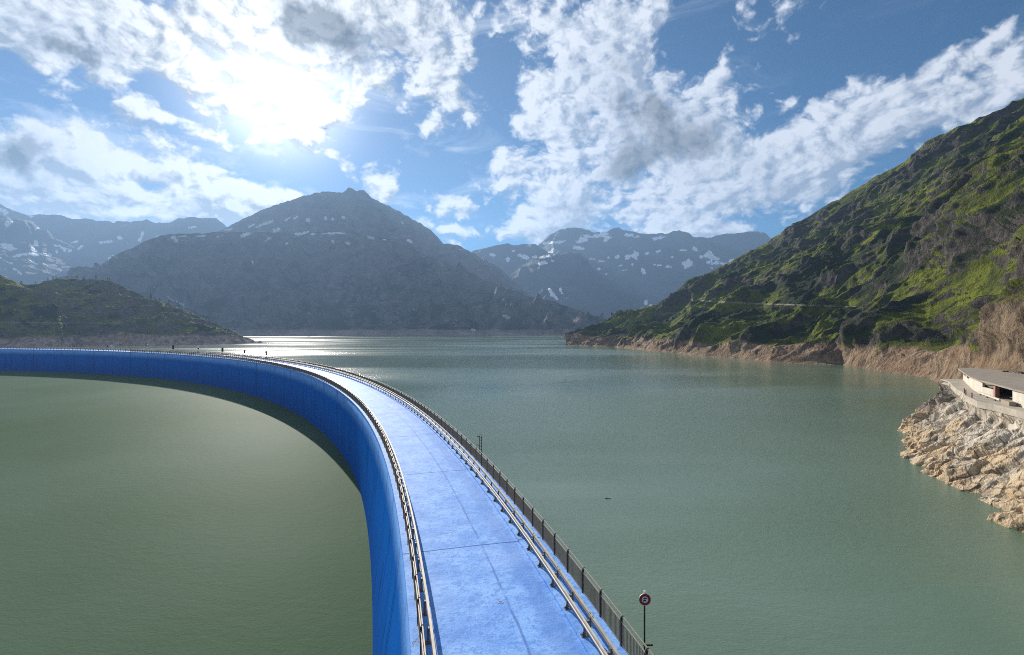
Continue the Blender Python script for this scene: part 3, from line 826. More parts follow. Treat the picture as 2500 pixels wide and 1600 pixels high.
def blue_mat(name, wall):
    m, g, b = new_mat(name)
    uv = g.n('ShaderNodeUVMap'); uv.uv_map = 'UVMap'
    sp = g.n('ShaderNodeSeparateXYZ'); g.link(uv.outputs[0], sp.inputs[0])
    s_, v_ = sp.outputs[0], sp.outputs[1]
    p = world_pos(g)
    n1 = g.noise(p, .55, 8, .65)
    n2 = g.noise(p, 3.0, 7, .68)
    if wall:
        streak = g.noise(g.mapping(uv.outputs[0], sc=(.55, .07, 1)), .8, 8, .62, .2)
        s2 = g.noise(g.mapping(uv.outputs[0], sc=(.28, .05, 1)), 1.0, 6, .65)
        # sunlit crest band and shaded wall below, put into the colour, ragged edge
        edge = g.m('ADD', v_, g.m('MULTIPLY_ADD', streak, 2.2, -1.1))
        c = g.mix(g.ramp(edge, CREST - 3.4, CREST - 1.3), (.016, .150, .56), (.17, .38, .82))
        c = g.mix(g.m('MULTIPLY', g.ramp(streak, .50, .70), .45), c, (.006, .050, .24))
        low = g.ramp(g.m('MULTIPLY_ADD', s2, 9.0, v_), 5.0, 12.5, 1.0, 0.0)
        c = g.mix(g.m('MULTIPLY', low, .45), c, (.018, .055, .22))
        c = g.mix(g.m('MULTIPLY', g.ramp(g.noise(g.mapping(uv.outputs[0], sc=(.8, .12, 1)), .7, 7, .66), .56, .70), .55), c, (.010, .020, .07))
        jt = g.m('FRACT', g.m('DIVIDE', s_, 16.5))
        joint = g.ramp(g.m('MULTIPLY_ADD', g.m('SUBTRACT', streak, .5), .008, g.m('ABSOLUTE', g.m('SUBTRACT', jt, .5))), .490, .4955)
        c = g.mix(g.m('MULTIPLY', joint, .75), c, (.006, .03, .12))
        hgt = g.m('ADD', g.m('MULTIPLY', n2, .5), g.m('MULTIPLY', streak, .6))
        b.inputs['Roughness'].default_value = .8
    else:
        c = g.mix(g.ramp(n1, .36, .64), (.13, .32, .76), (.23, .45, .88))
        c = g.mix(g.m('MULTIPLY', g.ramp(n2, .48, .62), .65), c, (.065, .22, .58))
        c = g.mix(g.m('MULTIPLY', g.ramp(g.noise(p, 7.0, 6, .7), .56, .66), .65), c, (.06, .19, .55))
        gut = g.ramp(g.m('ABSOLUTE', g.m('SUBTRACT', g.m('ADD', v_, wob0 := g.m('MULTIPLY_ADD', g.noise(uv.outputs[0], .35, 6, .65), 1.2, -.6)), 6.35)), .25, .75, .55, .0)
        c = g.mix(gut, c, (.075, .22, .62))
        c = g.mix(g.m('MULTIPLY', g.ramp(g.noise(p, .22, 6, .6), .50, .66), .35), c, (.28, .45, .82))
        # expansion joints across the crest and the worn seam along its middle
        wob = g.m('MULTIPLY_ADD', g.noise(uv.outputs[0], .5, 5, .6), .36, -.18)
        jt = g.m('ABSOLUTE', g.m('SUBTRACT', g.m('FRACT', g.m('DIVIDE', g.m('ADD', s_, 3.0), 16.5)), .5))
        joint = g.ramp(g.m('MULTIPLY_ADD', wob, .004, jt),   .4945, .4975)
        c = g.mix(g.m('MULTIPLY', joint, .8), c, (.03, .10, .36))
        seam = g.ramp(g.m('ABSOLUTE', g.m('ADD', g.m('SUBTRACT', v_, 4.75), g.m('MULTIPLY', wob, .7))),   .02, .10, .8, 0.0)
        seam = g.m('MULTIPLY', seam, g.ramp(g.noise(uv.outputs[0], .35, 5, .7), .38, .55, .25, .95))
        c = g.mix(seam, c, (.04, .135, .44))
        cr = g.n('ShaderNodeTexVoronoi', feature='DISTANCE_TO_EDGE')
        g.link(g.vm('ADD', p, g.vm('MULTIPLY', g.noise(p, .8, 4, .6, col=True), (1.4, 1.4, 0))), cr.inputs['Vector'])
        cr.inputs['Scale'].default_value = .22
        ck = g.m('MULTIPLY', g.ramp(cr.outputs['Distance'], .0, .006, 1.0, 0.0), g.ramp(g.noise(p, .3, 3, .6), .5, .62))
        c = g.mix(g.m('MULTIPLY', ck, .55), c, (.05, .14, .42))
        hgt = g.m('ADD', g.m('MULTIPLY', n2, .6), g.m('ADD', g.m('MULTIPLY', n1, .6), g.m('MULTIPLY', g.noise(p, 10., 5, .7), .25)))
        hgt = g.m('SUBTRACT', hgt, g.m('MULTIPLY', joint, .6))
        b.inputs['Roughness'].default_value = .72
    g.link(c, b.inputs['Base Color'])
    b.inputs['Specular IOR Level'].default_value = 0.0 if wall else .2
    bump(g, b, hgt, .55, .10)
    return m


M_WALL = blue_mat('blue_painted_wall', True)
M_DECK = blue_mat('blue_painted_crest', False)
dam = tag(empty('dam', arc((RL + RR) / 2, R(12), 0)), 'long curved blue painted concrete dam between the two waters', 'dam')


def batter(phi):
    d = math.degrees(phi)
    return 1.9 * float(sstep(26, 14, np.array(d)))


def swept(name, section, mat, n=900, smooth=True):
    """section(phi) gives (radius, height, v) points; swept along the arc of the dam"""
    ph = PHI0 + (PHI1 - PHI0) * np.linspace(0, 1, n) ** 1.15
    vs, uvs = [], []
    for f in ph:
        for (r, z, v) in section(f):
            x, y, zz = arc(r, f, z)
            vs.append((x - dam.location.x, y - dam.location.y, zz - dam.location.z)); uvs.append((f * 372.0, v))
    k = len(section(ph[0]))
    return link(name, mesh_np(name, vs, grid_faces(n, k), smooth, uv=np.array(uvs)), mat, dam)


def wall_section(f):
    bt = batter(f)
    o = []
    for z in np.linspace(-3, CREST - .28, 12):
        o.append((RL + .05 - bt * ((CREST - z) / CREST) ** 1.3, z, z))
    return o + [(RL + .3, CREST - .26, CREST), (RR - .3, CREST - .26, CREST)] + [(RR - .05, z, z) for z in np.linspace(CREST - .28, -3, 5)]


def deck_section(f):
    pts = [(RL + .06, CREST - .30), (RL, CREST - .28), (RL, CREST - .02), (RL + .02, CREST), (RL + .80, CREST + .006), (RL + 2.5, CREST + .02), (RL + 4.6, CREST + .03), (RR - 2.2, CREST + .01), (RR - 1.62, CREST - .01),
           (RR - 1.60, CREST + .10), (RR - .02, CREST + .11), (RR, CREST + .09), (RR, CREST - .28), (RR - .06, CREST - .30)]
    return [(r, z, r - RL) for r, z in pts]


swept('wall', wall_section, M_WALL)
deck = swept('crest_road', deck_section, M_DECK, smooth=False)

# ------------------------------------------------------------------ fences and guard rails
M_POST = plain('dark_steel', (.035, .028, .022), .45, .6, c2=(.06, .045, .035))
M_BAR = plain('bronze_bars', (.26, .20, .145), .55, .2, c2=(.16, .12, .085))
M_TOP = plain('bare_steel_tube', (.36, .31, .25), .55, .3, .3)
M_GALV = plain('galvanised_steel', (.44, .395, .32), .62, .25, .25, 2.0)
M_GALVD = plain('weathered_steel', (.20, .17, .14), .55, .5, .3)

BAY = 2.2


def bays(r):
    dphi = BAY / r
    return [R(3.0) + i * dphi for i in range(int((PHI1 - R(3.5)) / dphi))]


def base_z(side):
    return CREST + (.11 if side == 'upstream' else .004)


def rail_sweep(mbx, r, z, w, h, phis):
    """a straight bar from post to post"""
    for a, b in zip(phis[:-1], phis[1:]):
        p, q = np.array(arc(r, a, z)), np.array(arc(r, b, z))
        t = (q - p); L = np.linalg.norm(t); t /= L
        nrm = np.array((t[1], -t[0], 0))
        vs = []
        for e in (p, q):
            for sx, sz in ((-1, -1), (1, -1), (1, 1), (-1, 1)):
                vs.append(e + nrm * sx * w / 2 + np.array((0, 0, sz * h / 2)))
        mbx.add(vs, [(0, 1, 2, 3), (7, 6, 5, 4), (0, 4, 5, 1), (1, 5, 6, 2), (2, 6, 7, 3), (3, 7, 4, 0)])


def fence_post_mesh():
    m = MB()
    m.box(-.045, .045, -.04, .04, 0, 1.16)
    m.box(-.06, .06, -.055, .055, .0, .02)
    hook = [(0, 0, 1.15), (.0, 0, 1.19), (.03, 0, 1.225), (.075, 0, 1.225), (.10, 0, 1.20)]
    m.tube(hook, .022, 6)
    for z in (.25, .85):
        m.tube([(-.05, 0, z), (.05, 0, z)], .014, 6)
    return m.mesh('post')


def fence_panel_mesh():
    m = MB()
    n = 17
    for i in range(n):
        y = .07 + (BAY - .14) * i / (n - 1)
        m.box(-.014, .014, y - .017, y + .017, .09, .99)
    return m.mesh('bar_panel')


def world_mesh(name, entries, src, mat, parent):
    """many copies of src merged into one far run"""
    V0 = np.array([v.co[:] for v in src.vertices]); allv, allf = [], []
    base = 0
    polys = [tuple(p.vertices) for p in src.polygons]
    for (loc, rz) in entries:
        c, s = math.cos(rz), math.sin(rz)
        W = np.stack([V0[:, 0] * c - V0[:, 1] * s + loc[0], V0[:, 0] * s + V0[:, 1] * c + loc[1], V0[:, 2] + loc[2]], -1)
        allv += [tuple(q) for q in W]; allf += [tuple(base + i for i in p) for p in polys]
        base += len(V0)
    me = bpy.data.meshes.new(name); me.from_pydata(allv, [], allf); me.update()
    o = link(name, me, mat, parent); o['kind'] = 'stuff'
    return o


POST_ME, PANEL_ME = fence_post_mesh(), fence_panel_mesh()
for me_, mt_ in ((POST_ME, M_POST), (PANEL_ME, M_BAR)):
    me_.materials.append(mt_)


def fence(r, side, label):
    ph = bays(r)
    z = base_z(side)
    root = tag(empty('fence'), label, 'fence', 'bar fences along both edges of the dam crest')
    spots = []
    for i, f in enumerate(ph):
        q = arc(r, f, z)
        rz = f if side == 'upstream' else f + math.pi
        spots.append((q, f))
    first = next(i for i, (q, f) in enumerate(spots) if q[1] > 14)
    nearp = spots[first:first + 100]
    for q, f in nearp:
        link('post', POST_ME, None, root, q, f)
    world_mesh('far_posts', spots[:first] + spots[first + 100:], POST_ME, M_POST, root)
    pan = []
    for (q, f), (q2, f2) in zip(spots[:-1], spots[1:]):
        pan.append((q, math.atan2(q2[1] - q[1], q2[0] - q[0]) - math.pi / 2))
    for q, f in pan[first:first + 100]:
        link('bar_panel', PANEL_ME, None, root, q, f)
    world_mesh('far_bar_panels', pan[:first] + pan[first + 100:first + 150], PANEL_ME, M_BAR, root)
    for nm, zz, w, h, mt, dr in (('hand_rail', 1.20, .05, .045, M_TOP, .06), ('upper_rail', 1.01, .045, .045, M_TOP, 0), ('lower_rail', .08, .04, .03, M_TOP, 0)):
        m = MB(); rail_sweep(m, r + dr, z + zz, w, h, ph); m.build(nm, mt, root)
    return root


def guard_post_mesh():
    m = MB()
    m.box(-.04, .04, -.06, .06, .02, .70)
    m.box(-.04, .30, -.055, .055, .56, .64)
    m.box(.22, .30, -.05, .05, .30, .78)
    m.box(-.15, .15, -.12, .12, 0, .022)
    for a in (-.10, .10):
        for b in (-.08, .08):
            m.tube([(a, b, .02), (a, b, .06)], .016, 6)
    m.add([(-.04, -.01, .02), (-.14, -.01, .02), (-.04, -.01, .20), (-.04, .01, .02), (-.14, .01, .02), (-.04, .01, .20)], [(0, 1, 2), (5, 4, 3), (0, 3, 4, 1), (1, 4, 5, 2), (2, 5, 3, 0)])
    return m.mesh('post')


GPOST_ME = guard_post_mesh(); GPOST_ME.materials.append(M_GALVD)


def beam_mesh(r, sgn, phis, z, profile):
    m = MB()
    n = len(profile)
    vs, fs = [], []
    for f in phis:
        for (dx, dz) in profile:
            vs.append(arc(r + sgn * dx, f, z + dz))
    for i in range(len(phis) - 1):
        for k in range(n):
            fs.append((i * n + k, i * n + (k + 1) % n, (i + 1) * n + (k + 1) % n, (i + 1) * n + k))
    m.add(vs, fs)
    return m


# corrugated front beam (towards the road = negative dx) and a flat capping beam behind
FRONT = [(-.02, .78), (-.08, .77), (-.10, .73), (-.10, .68), (-.055, .645), (-.055, .615), (-.10, .58), (-.10, .53), (-.08, .49), (-.02, .48), (-.02, .50), (-.07, .51), (-.085, .54), (-.085, .57), (-.04, .61), (-.04, .65), (-.085, .69), (-.085, .73), (-.07, .755), (-.02, .76)]
REAR = [(.27, .86), (.38, .86), (.38, .72), (.36, .72), (.36, .84), (.29, .84), (.29, .72), (.27, .72)]


def slim_post_mesh():
    m = MB()
    m.box(-.05, .05, -.07, .07, .02, .66)
    m.box(-.13, .13, -.12, .12, 0, .022)
    m.box(-.12, -.051, -.05, .05, .60, .65)
    return m.mesh('post')


SPOST_ME = slim_post_mesh(); SPOST_ME.materials.append(M_GALVD)
SLIM = [(-.06, .78), (-.17, .78), (-.17, .58), (-.15, .58), (-.15, .66), (-.08, .66), (-.08, .58), (-.06, .58)]


def guard_rail(r, side, label):
    sgn = 1 if side == 'upstream' else -1
    z = CREST + (.105 if side == 'upstream' else .01)
    root = tag(empty('guard_rail'), label, 'guard rail', 'steel guard rails along the crest road')
    ph = [f + .35 * BAY / r for f in bays(r)]
    spots = [(arc(r, f, z), f + (0 if sgn > 0 else math.pi)) for f in ph]
    first = next(i for i, (q, f) in enumerate(spots) if q[1] > 14)
    pm = GPOST_ME if side == 'upstream' else SPOST_ME
    for q, f in spots[first:first + 100]:
        link('post', pm, None, root, q, f)
    world_mesh('far_posts', spots[:first] + spots[first + 100:], pm, M_GALVD, root)
    if side == 'upstream':
        beam_mesh(r, sgn, ph, z, FRONT).build('front_beam', M_GALV, root)
        beam_mesh(r, sgn, ph, z, REAR).build('rear_beam', M_GALV, root)
        m = MB()
        for f in ph[:120:2]:
            for dd in (-.18, -.11, .11, .18):
                q = arc(r + sgn * .32, f + dd / r, z + .862)
                m.tube([q, (q[0], q[1], q[2] + .02)], .02, 6)
        m.build('bolts', M_GALVD, root)
    else:
        beam_mesh(r, sgn, ph, z, SLIM).build('box_beam', M_GALV, root)
    return root


fence(RR - .10, 'upstream', 'dark bar fence along the lakeward edge of the dam, right of the crest road')
fence(RL + .40, 'downstream', 'dark bar fence above the deep blue wall, left of the crest road')
guard_rail(RR - 1.36, 'upstream', 'double steel guard rail with open footway behind it, right of the crest road')
guard_rail(RL + .74, 'downstream', 'steel guard rail close against the left fence casting shadow on the road')

# ------------------------------------------------------------------ pavilion on the headland
def concrete_mat(name, c1, c2, c3):
    m, g, b = new_mat(name)
    p = world_pos(g)
    n1 = g.noise(p, .5, 7, .6); n2 = g.noise(g.mapping(p, sc=(1, 1, .25)), 2.2, 7, .65); n3 = g.noise(p, 6., 5, .6)
    c = g.mix(g.ramp(n1, .35, .65), c1, c2)
    c = g.mix(g.m('MULTIPLY', g.ramp(n2, .52, .70), .6), c, c3)
    g.link(c, b.inputs['Base Color']); b.inputs['Roughness'].default_value = .85
    bump(g, b, n3, .3, .05)
    return m


M_CONC = concrete_mat('pale_concrete', (.58, .53, .45), (.48, .43, .36), (.33, .28, .22))
M_ROOF = concrete_mat('dusty_roof_slab', (.30, .25, .195), (.24, .20, .155), (.17, .135, .10))
M_PAVE = concrete_mat('terrace_paving', (.42, .37, .30), (.33, .29, .23), (.22, .18, .14))
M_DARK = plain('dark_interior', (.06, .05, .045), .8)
FZ, TZ = 12.5, 15.0
FAC = [(112.8, 128.0), (97.6, 108.4), (92.8, 101.0), (90.8, 96.4), (85.6, 87.0), (82.5, 80.0), (79, 66)]
pav = tag(empty('pavilion', (FAC[1][0], FAC[1][1], FZ)), 'low concrete building with a flat roof and open front on the rock headland', 'building')
OX, OY = FAC[1]


def on_pav(m, name, mat, parent=None):
    m.v = [(x - OX, y - OY, z - FZ) for x, y, z in m.v]
    return m.build(name, mat, parent or pav)


def wall_run(m, p, q, z0, z1, th=.35):
    (ax, ay), (bx, by) = p, q
    L = math.hypot(bx - ax, by - ay); nx, ny = -(by - ay) / L, (bx - ax) / L     # towards the land (right-hand side of travel is outside)
    if nx < 0:
        nx, ny = -nx, -ny
    poly = [(ax, ay), (bx, by), (bx + nx * th, by + ny * th), (ax + nx * th, ay + ny * th)]
    m.prism(poly, z0, z1)


def lerp(p, q, t):
    return (p[0] + (q[0] - p[0]) * t, p[1] + (q[1] - p[1]) * t)


w = MB()
A, B, C, D_, E_, F_, G_ = FAC
wall_run(w, A, B, FZ - .3, FZ + 1.35)                       # sill wall, slots above
wall_run(w, lerp(A, B, .36), lerp(A, B, .42), FZ + 1.353, TZ - .003)
wall_run(w, lerp(A, B, .64), B, FZ + 1.353, TZ - .003)
wall_run(w, A, lerp(A, B, .03), FZ + 1.353, TZ - .003)
wall_run(w, B, C, FZ - .3, TZ - .003)
wall_run(w, C, D_, FZ - .3, FZ + 1.45)
on_pav(w, 'wall', M_CONC)
w = MB()
wall_run(w, lerp(D_, E_, .86), E_, FZ - .3, TZ - .003)
wall_run(w, E_, F_, FZ - .3, TZ - .003)
wall_run(w, F_, G_, FZ - .3, TZ - .003)
on_pav(w, 'wall', M_CONC)
w = MB()
wall_run(w, lerp(C, D_, .93), lerp(D_, E_, .05), FZ - .297, TZ - .006, .6)
on_pav(w, 'pillar', plain('rust_painted_pillar', (.34, .16, .13), .7))
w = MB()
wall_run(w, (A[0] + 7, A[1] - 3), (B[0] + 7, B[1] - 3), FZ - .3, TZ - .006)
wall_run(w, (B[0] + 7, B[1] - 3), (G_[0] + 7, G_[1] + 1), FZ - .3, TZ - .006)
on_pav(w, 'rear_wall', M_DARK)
roof = MB()
RP = [(112.3, 128.9), (115.5, 131.2), (117.8, 129.4), (118, 123.3), (115.6, 114.6), (112, 104), (106, 86), (100, 66), (78.7, 66), (82.1, 80.1), (85.2, 87.1), (90.3, 96.6), (92.3, 101.2), (97.1, 108.7)]
roof.prism(RP, TZ, TZ + .30)
on_pav(roof, 'roof', M_ROOF)
terr = MB()
TP = [(109.3, 130.6), (107.4, 126), (95.4, 110), (92.8, 105.6), (88.5, 100), (83.9, 92.4), (83.2, 88.3), (82.4, 85.8), (80.7, 80.7), (77.5, 67), (100, 66), (114, 120), (117, 131)]
terr.prism(TP, 11.3, 12.45)
tag(terr.build('terrace', M_PAVE), 'pale concrete terrace slab in front of the low building', 'terrace', kind='structure')
# retaining skirt under the near end of the terrace
sk = MB()
sk.prism([(83.2, 85.8), (81.3, 80.2), (78.1, 67), (80.2, 67), (83.7, 79.7), (84.7, 85.6)], 8.0, 11.29)
tag(sk.build('retaining_wall', M_CONC), 'pale concrete retaining wall under the near end of the terrace', 'wall')
rb = random.Random(3)
m = MB()
for k in range(26):
    t = rb.random()
    cx0, cy0, r0 = 116.2 - 4.5 * t + rb.uniform(-1, 1), 121 - 16 * t + rb.uniform(-1.5, 1.5), rb.uniform(.25, .75)
    vs = []
    for zz, rr_ in ((0, 1.0), (.55, .85), (.95, .4)):
        vs += [(cx0 + r0 * rr_ * rb.uniform(.7, 1.2) * math.cos(a), cy0 + r0 * rr_ * rb.uniform(.7, 1.2) * math.sin(a), TZ + .28 + r0 * zz * .8) for a in np.linspace(0, 2 * math.pi, 7)[:-1]]
    m.add(vs, [(i + j * 6, (i + 1) % 6 + j * 6, (i + 1) % 6 + j * 6 + 6, i + j * 6 + 6) for j in (0, 1) for i in range(6)] + [(12, 13, 14, 15, 16, 17)])
tag(m.build('rubble', plain('fallen_rock', (.16, .13, .10), .9, 0, .5, 2.0)), 'fallen dark rubble lying along the back of the pavilion roof', 'rubble', kind='stuff')
# timber barrier along the terrace
bar = tag(empty('barrier', (91, 98, 12.45)), 'low concrete barrier plank on short stubs before the open front', 'barrier')
m = MB(); wall_run(m, (92.0 - 91, 101.2 - 98), (86.2 - 91, 90.6 - 98), .32, .62, .22); m.build('plank', M_CONC, bar)
for t in (.12, .45, .8):
    q = lerp((92.0, 101.2), (86.2, 90.6), t)
    m = MB(); m.box(-.12, .12, -.12, .12, 0, .317); m.build('stub', M_GALVD, bar, (q[0] - 91 + .1, q[1] - 98, 0))
m = MB(); wall_run(m, (0, 0), (-2.0, -3.6), 0, .7, .9)
tag(m.build('planter', plain('concrete_box', (.30, .25, .19), .8), None, (85.9, 90.0, 12.45)), 'low concrete box at the near end of the terrace barrier', 'planter')
for k, (x, y, la) in enumerate(((88.9, 100.3, 'middle rusty stub post on the terrace edge above the rock'), (91.0, 103.0, 'farthest rusty stub post on the terrace edge above the rock'), (86.6, 96.4, 'nearest rusty stub post on the terrace edge above the rock'))):
    m = MB(); m.tube([(0, 0, 0), (0, 0, .9)], .09, 8); m.tube([(0, 0, .9), (0, 0, .96)], .12, 8)
    tag(m.build('bollard', plain('rusty_iron', (.20, .10, .06), .8), None, (x, y, 12.45)), la, 'bollard', 'stub posts on the terrace edge')

# ------------------------------------------------------------------ small things on and near the dam
def at(px, py, z=None, Y=None):
    """point on the bearing px, py either at height z or at distance Y"""
    if Y is None:
        Y = F * (CAM_Z - z) / (py - CY)
    return ((px - CX) / F * Y, Y, CAM_Z - (py - CY) / F * Y)


M_RED = plain('dull_red_paint', (.20, .012, .014), .5, 0, .3)
M_WHITE = plain('greyish_white_paint', (.58, .53, .50), .5, 0, .1)
M_BLACK = plain('black_paint', (.012, .012, .012), .5)
M_LIGHT = plain('white_paint', (.80, .80, .80), .45, 0, .06)

# round prohibition sign on its tall pole, outside the lakeward fence
sx, sy, _ = at(1573.5, 1598, Y=21.6)
sb = CREST + .1
sign = tag(empty('road_sign', (sx, sy, sb)), 'round red rimmed no vehicles sign on a tall thin pole by the fence', 'road sign')
m = MB(); m.tube([(0, 0, -.5), (0, 0, 2.15)], .034, 10); m.tube([(0, 0, 2.15), (0, 0, 2.20)], .02, 8); m.box(-.05, .35, -.02, .02, -.1, -.04); m.build('pole', M_POST, sign)
m = MB(); m.tube([(0, 0, 2.14), (0, 0, 2.22)], .042, 10); m.build('cap', M_LIGHT, sign)
SZ = 1.89
m = MB(); m.disc((0, SZ), .245, -.075, -.04); sd = m.build('sign_disc', M_RED, sign)
m = MB(); m.disc((0, SZ), .135, -.080, -.0755); m.build('face', M_WHITE, sd)
m = MB(); m.disc((0, SZ), .252, -.078, -.038, ri=.238); m.build('rim', M_GALV, sd)
m = MB()


def flat(poly, y0=-.0845, y1=-.0805):
    n = len(poly)
    m.add([(x, y0, z + SZ) for x, z in poly] + [(x, y1, z + SZ) for x, z in poly], [tuple(range(n)), tuple(range(n, 2 * n))[::-1]] + [(i, n + i, n + (i + 1) % n, (i + 1) % n) for i in range(n)])


flat([(-.085, -.03), (-.06, -.025), (-.045, .005), (.01, .008), (.03, -.022), (.05, -.028), (.05, -.055), (-.085, -.06)])     # car
m.disc((-.055, SZ - .062), .018, -.0847, -.0805, 14); m.disc((.022, SZ - .062), .018, -.0847, -.0805, 14)
m.disc((-.075, SZ + .035), .022, -.0847, -.0805, 14, .010); m.disc((.075, SZ + .040), .022, -.0847, -.0805, 14, .010)          # motorcycle
flat([(-.078, .040), (-.04, .062), (.0, .056), (.03, .070), (.06, .062), (.078, .042), (.04, .036), (.0, .030), (-.03, .032)])
flat([(-.035, .062), (-.015, .095), (.005, .092), (.02, .070), (.0, .060)])
m.build('pictogram', M_BLACK, sd)

# ladder head standing above the lakeward fence
lx, ly, _ = at(1171, 1122, Y=51.3)
lad = tag(empty('ladder', (lx, ly, CREST + .1)), 'dark steel ladder head rising behind the lakeward fence', 'ladder')
for s in (0, .36):
    m = MB(); m.tube([(s * .55, 0, -3), (s * .55, 0, 2.36)], .034, 8); m.build('rail', M_POST, lad)
m = MB()
for k in range(18):
    m.tube([(0, 0, -2.6 + k * .3), (.2, 0, -2.6 + k * .3)], .018, 6)
m.build('rungs', M_POST, lad)
m = MB(); m.tube([(0, 0, 2.32), (-.26, .05, 2.32)], .035, 8); m.tube([(0, 0, 1.45), (-.34, .05, 1.45)], .035, 8); m.build('brackets', M_POST, lad)

# drain cover on the crest road
cx_, cy_, _ = at(1222, 1471, z=CREST + .02)
cov = tag(empty('drain_cover', (cx_, cy_, CREST + .024)), 'small round drain cover in the blue crest road', 'drain cover')


def flat_disc(r0, r1, z0, z1, n=28):
    m = MB()
    cs = [(math.cos(2 * math.pi * k / n), math.sin(2 * math.pi * k / n)) for k in range(n)]
    if r0 <= 0:
        m.prism([(r1 * a, r1 * b) for a, b in cs], z0, z1)
    else:
        vs = [(q * a, q * b, z) for q, z in ((r0, z0), (r1, z0), (r1, z1), (r0, z1)) for a, b in cs]
        m.add(vs, [(j * n + i, j * n + (i + 1) % n, ((j + 1) % 4) * n + (i + 1) % n, ((j + 1) % 4) * n + i) for j in range(4) for i in range(n)])
    return m


flat_disc(0, .085, 0, .012).build('lid', plain('blue_grey_iron', (.06, .12, .26), .6), cov)
flat_disc(.09, .15, 0, .018).build('ring', plain('pale_blue_rim', (.22, .38, .75), .7), cov)

# coil of wire hanging at the left fence
wx, wy, _ = at(1022, 1592, z=CREST)
m = MB()
ringp = [(.14 * math.cos(a), .14 * math.sin(a), .30 + .03 * math.sin(3 * a)) for a in np.linspace(0, 2 * math.pi * 1.6, 36)]
m.tube(ringp, .010, 6)
m.tube([ringp[-1], (.1, .2, .5), (.22, .34, .8)], .010, 6)
tag(m.build('wire', M_GALV, None, (wx - .13, wy + .1, CREST)), 'loose loop of bright wire at the left fence', 'wire')


# boards on posts along the far part of the crest
def board(px, top, bottom, width, style, label, group):
    best = min((abs(CX + arc(RR - .2, f)[0] / arc(RR - .2, f)[1] * F - px), f) for f in np.linspace(R(30), R(85), 1500))[1]
    q = arc(RR + .05, best, CREST + .1)
    Y = q[1]
    z1 = CAM_Z - (top - CY) / F * Y; z0 = CAM_Z - (bottom - CY) / F * Y
    w = width / F * Y
    root = tag(empty('notice_board', q, best * 0), label, 'board', group)
    a = z0 - q[2]; b = z1 - q[2]
    m = MB(); m.tube([(0, 0, -.3), (0, 0, b - .05)], .05, 8); m.build('pole', M_POST, root)
    if style == 'dark':
        m = MB(); m.box(-w / 2, w / 2, -.16, -.06, a, b); m.build('panel', M_BLACK, root)
        m = MB(); m.box(-w / 2 - .03, w / 2 + .03, -.18, -.04, b + .002, b + .06); m.build('cap', M_GALVD, root)
    else:
        h = (b - a) / 3
        m = MB(); m.box(-w / 2, w / 2, -.16, -.06, a, a + h - .002); m.box(-w / 2, w / 2, -.16, -.06, b - h + .002, b); m.build('white_panel', M_LIGHT, root)
        m = MB(); m.box(-w / 2, w / 2, -.16, -.06, a + h, b - h); m.build('dark_panel', M_BLACK, root)


board(262, 844, 848.5, 3.4, 'dark', 'small dark board at the far left of the crest beside the boat', 'dark boards on the far crest')
board(360, 841, 849.5, 3.6, 'striped', 'white black white board, left one of the two striped boards on the crest', 'striped boards on the far crest')
board(421.5, 843, 852.5, 4.6, 'dark', 'tall black board between the two striped boards on the crest', 'dark boards on the far crest')
board(483, 846, 856, 3.6, 'striped', 'white black white board, right one of the two striped boards on the crest', 'striped boards on the far crest')
board(542, 849, 859, 4.8, 'dark', 'tall black board just right of the right striped board', 'dark boards on the far crest')
board(596, 855, 863.5, 3.6, 'dark', 'dark board before the glittering water, second from the right', 'dark boards on the far crest')
board(648.5, 858, 868, 4.4, 'dark', 'dark board before the glittering water, rightmost on the crest', 'dark boards on the far crest')

# small motor boat beyond the crest
bx_, by_, _ = at(272, 846.5, z=.0)
boat = tag(empty('boat', (bx_, by_, 0)), 'small white motor boat on the water beyond the far crest', 'boat')
L, W = 6.6, 1.0
sec = [(-L / 2, .85, .75), (-L / 4, 1.0, .75), (0, 1.0, .78), (L / 4, .8, .85), (L * .42, .35, .95), (L / 2, .03, 1.05)]
vs = []
for (x, w_, h) in sec:
    vs += [(x, -w_, h), (x, -w_ * .75, .05), (x, 0, -.2), (x, w_ * .75, .05), (x, w_, h)]
fs = [(i * 5 + k, i * 5 + k + 1, (i + 1) * 5 + k + 1, (i + 1) * 5 + k) for i in range(5) for k in range(4)] + [(i * 5 + 4, i * 5, (i + 1) * 5, (i + 1) * 5 + 4) for i in range(5)] + [(0, 1, 2, 3, 4)]
m = MB(); m.add(vs, fs); m.build('hull', M_LIGHT, boat)
m = MB(); m.box(-.9, .9, -.7, .7, .8, 1.35); m.build('cabin', M_LIGHT, boat)
m = MB(); m.box(-2.9, -2.6, -.2, .2, .5, 1.2); m.build('engine', M_BLACK, boat)

# white marker buoys off the left point
bu = MB(); bu.tube([(0, 0, -.3), (0, 0, .1), (0, 0, .5), (0, 0, .75)], .55, 10, .18)
BU = bu.mesh('buoy', True); BU.materials.append(M_LIGHT)
for k, (px, py) in enumerate(((627, 840), (634, 839.5), (648, 839), (652, 838.6), (656, 839.6), (661, 839), (667, 839.4))):
    o = link('buoy', BU, None, None, at(px, py, z=0))
    tag(o, 'small white buoy in the loose string floating off the left rocky point', 'buoy', 'white buoys off the rocky point')

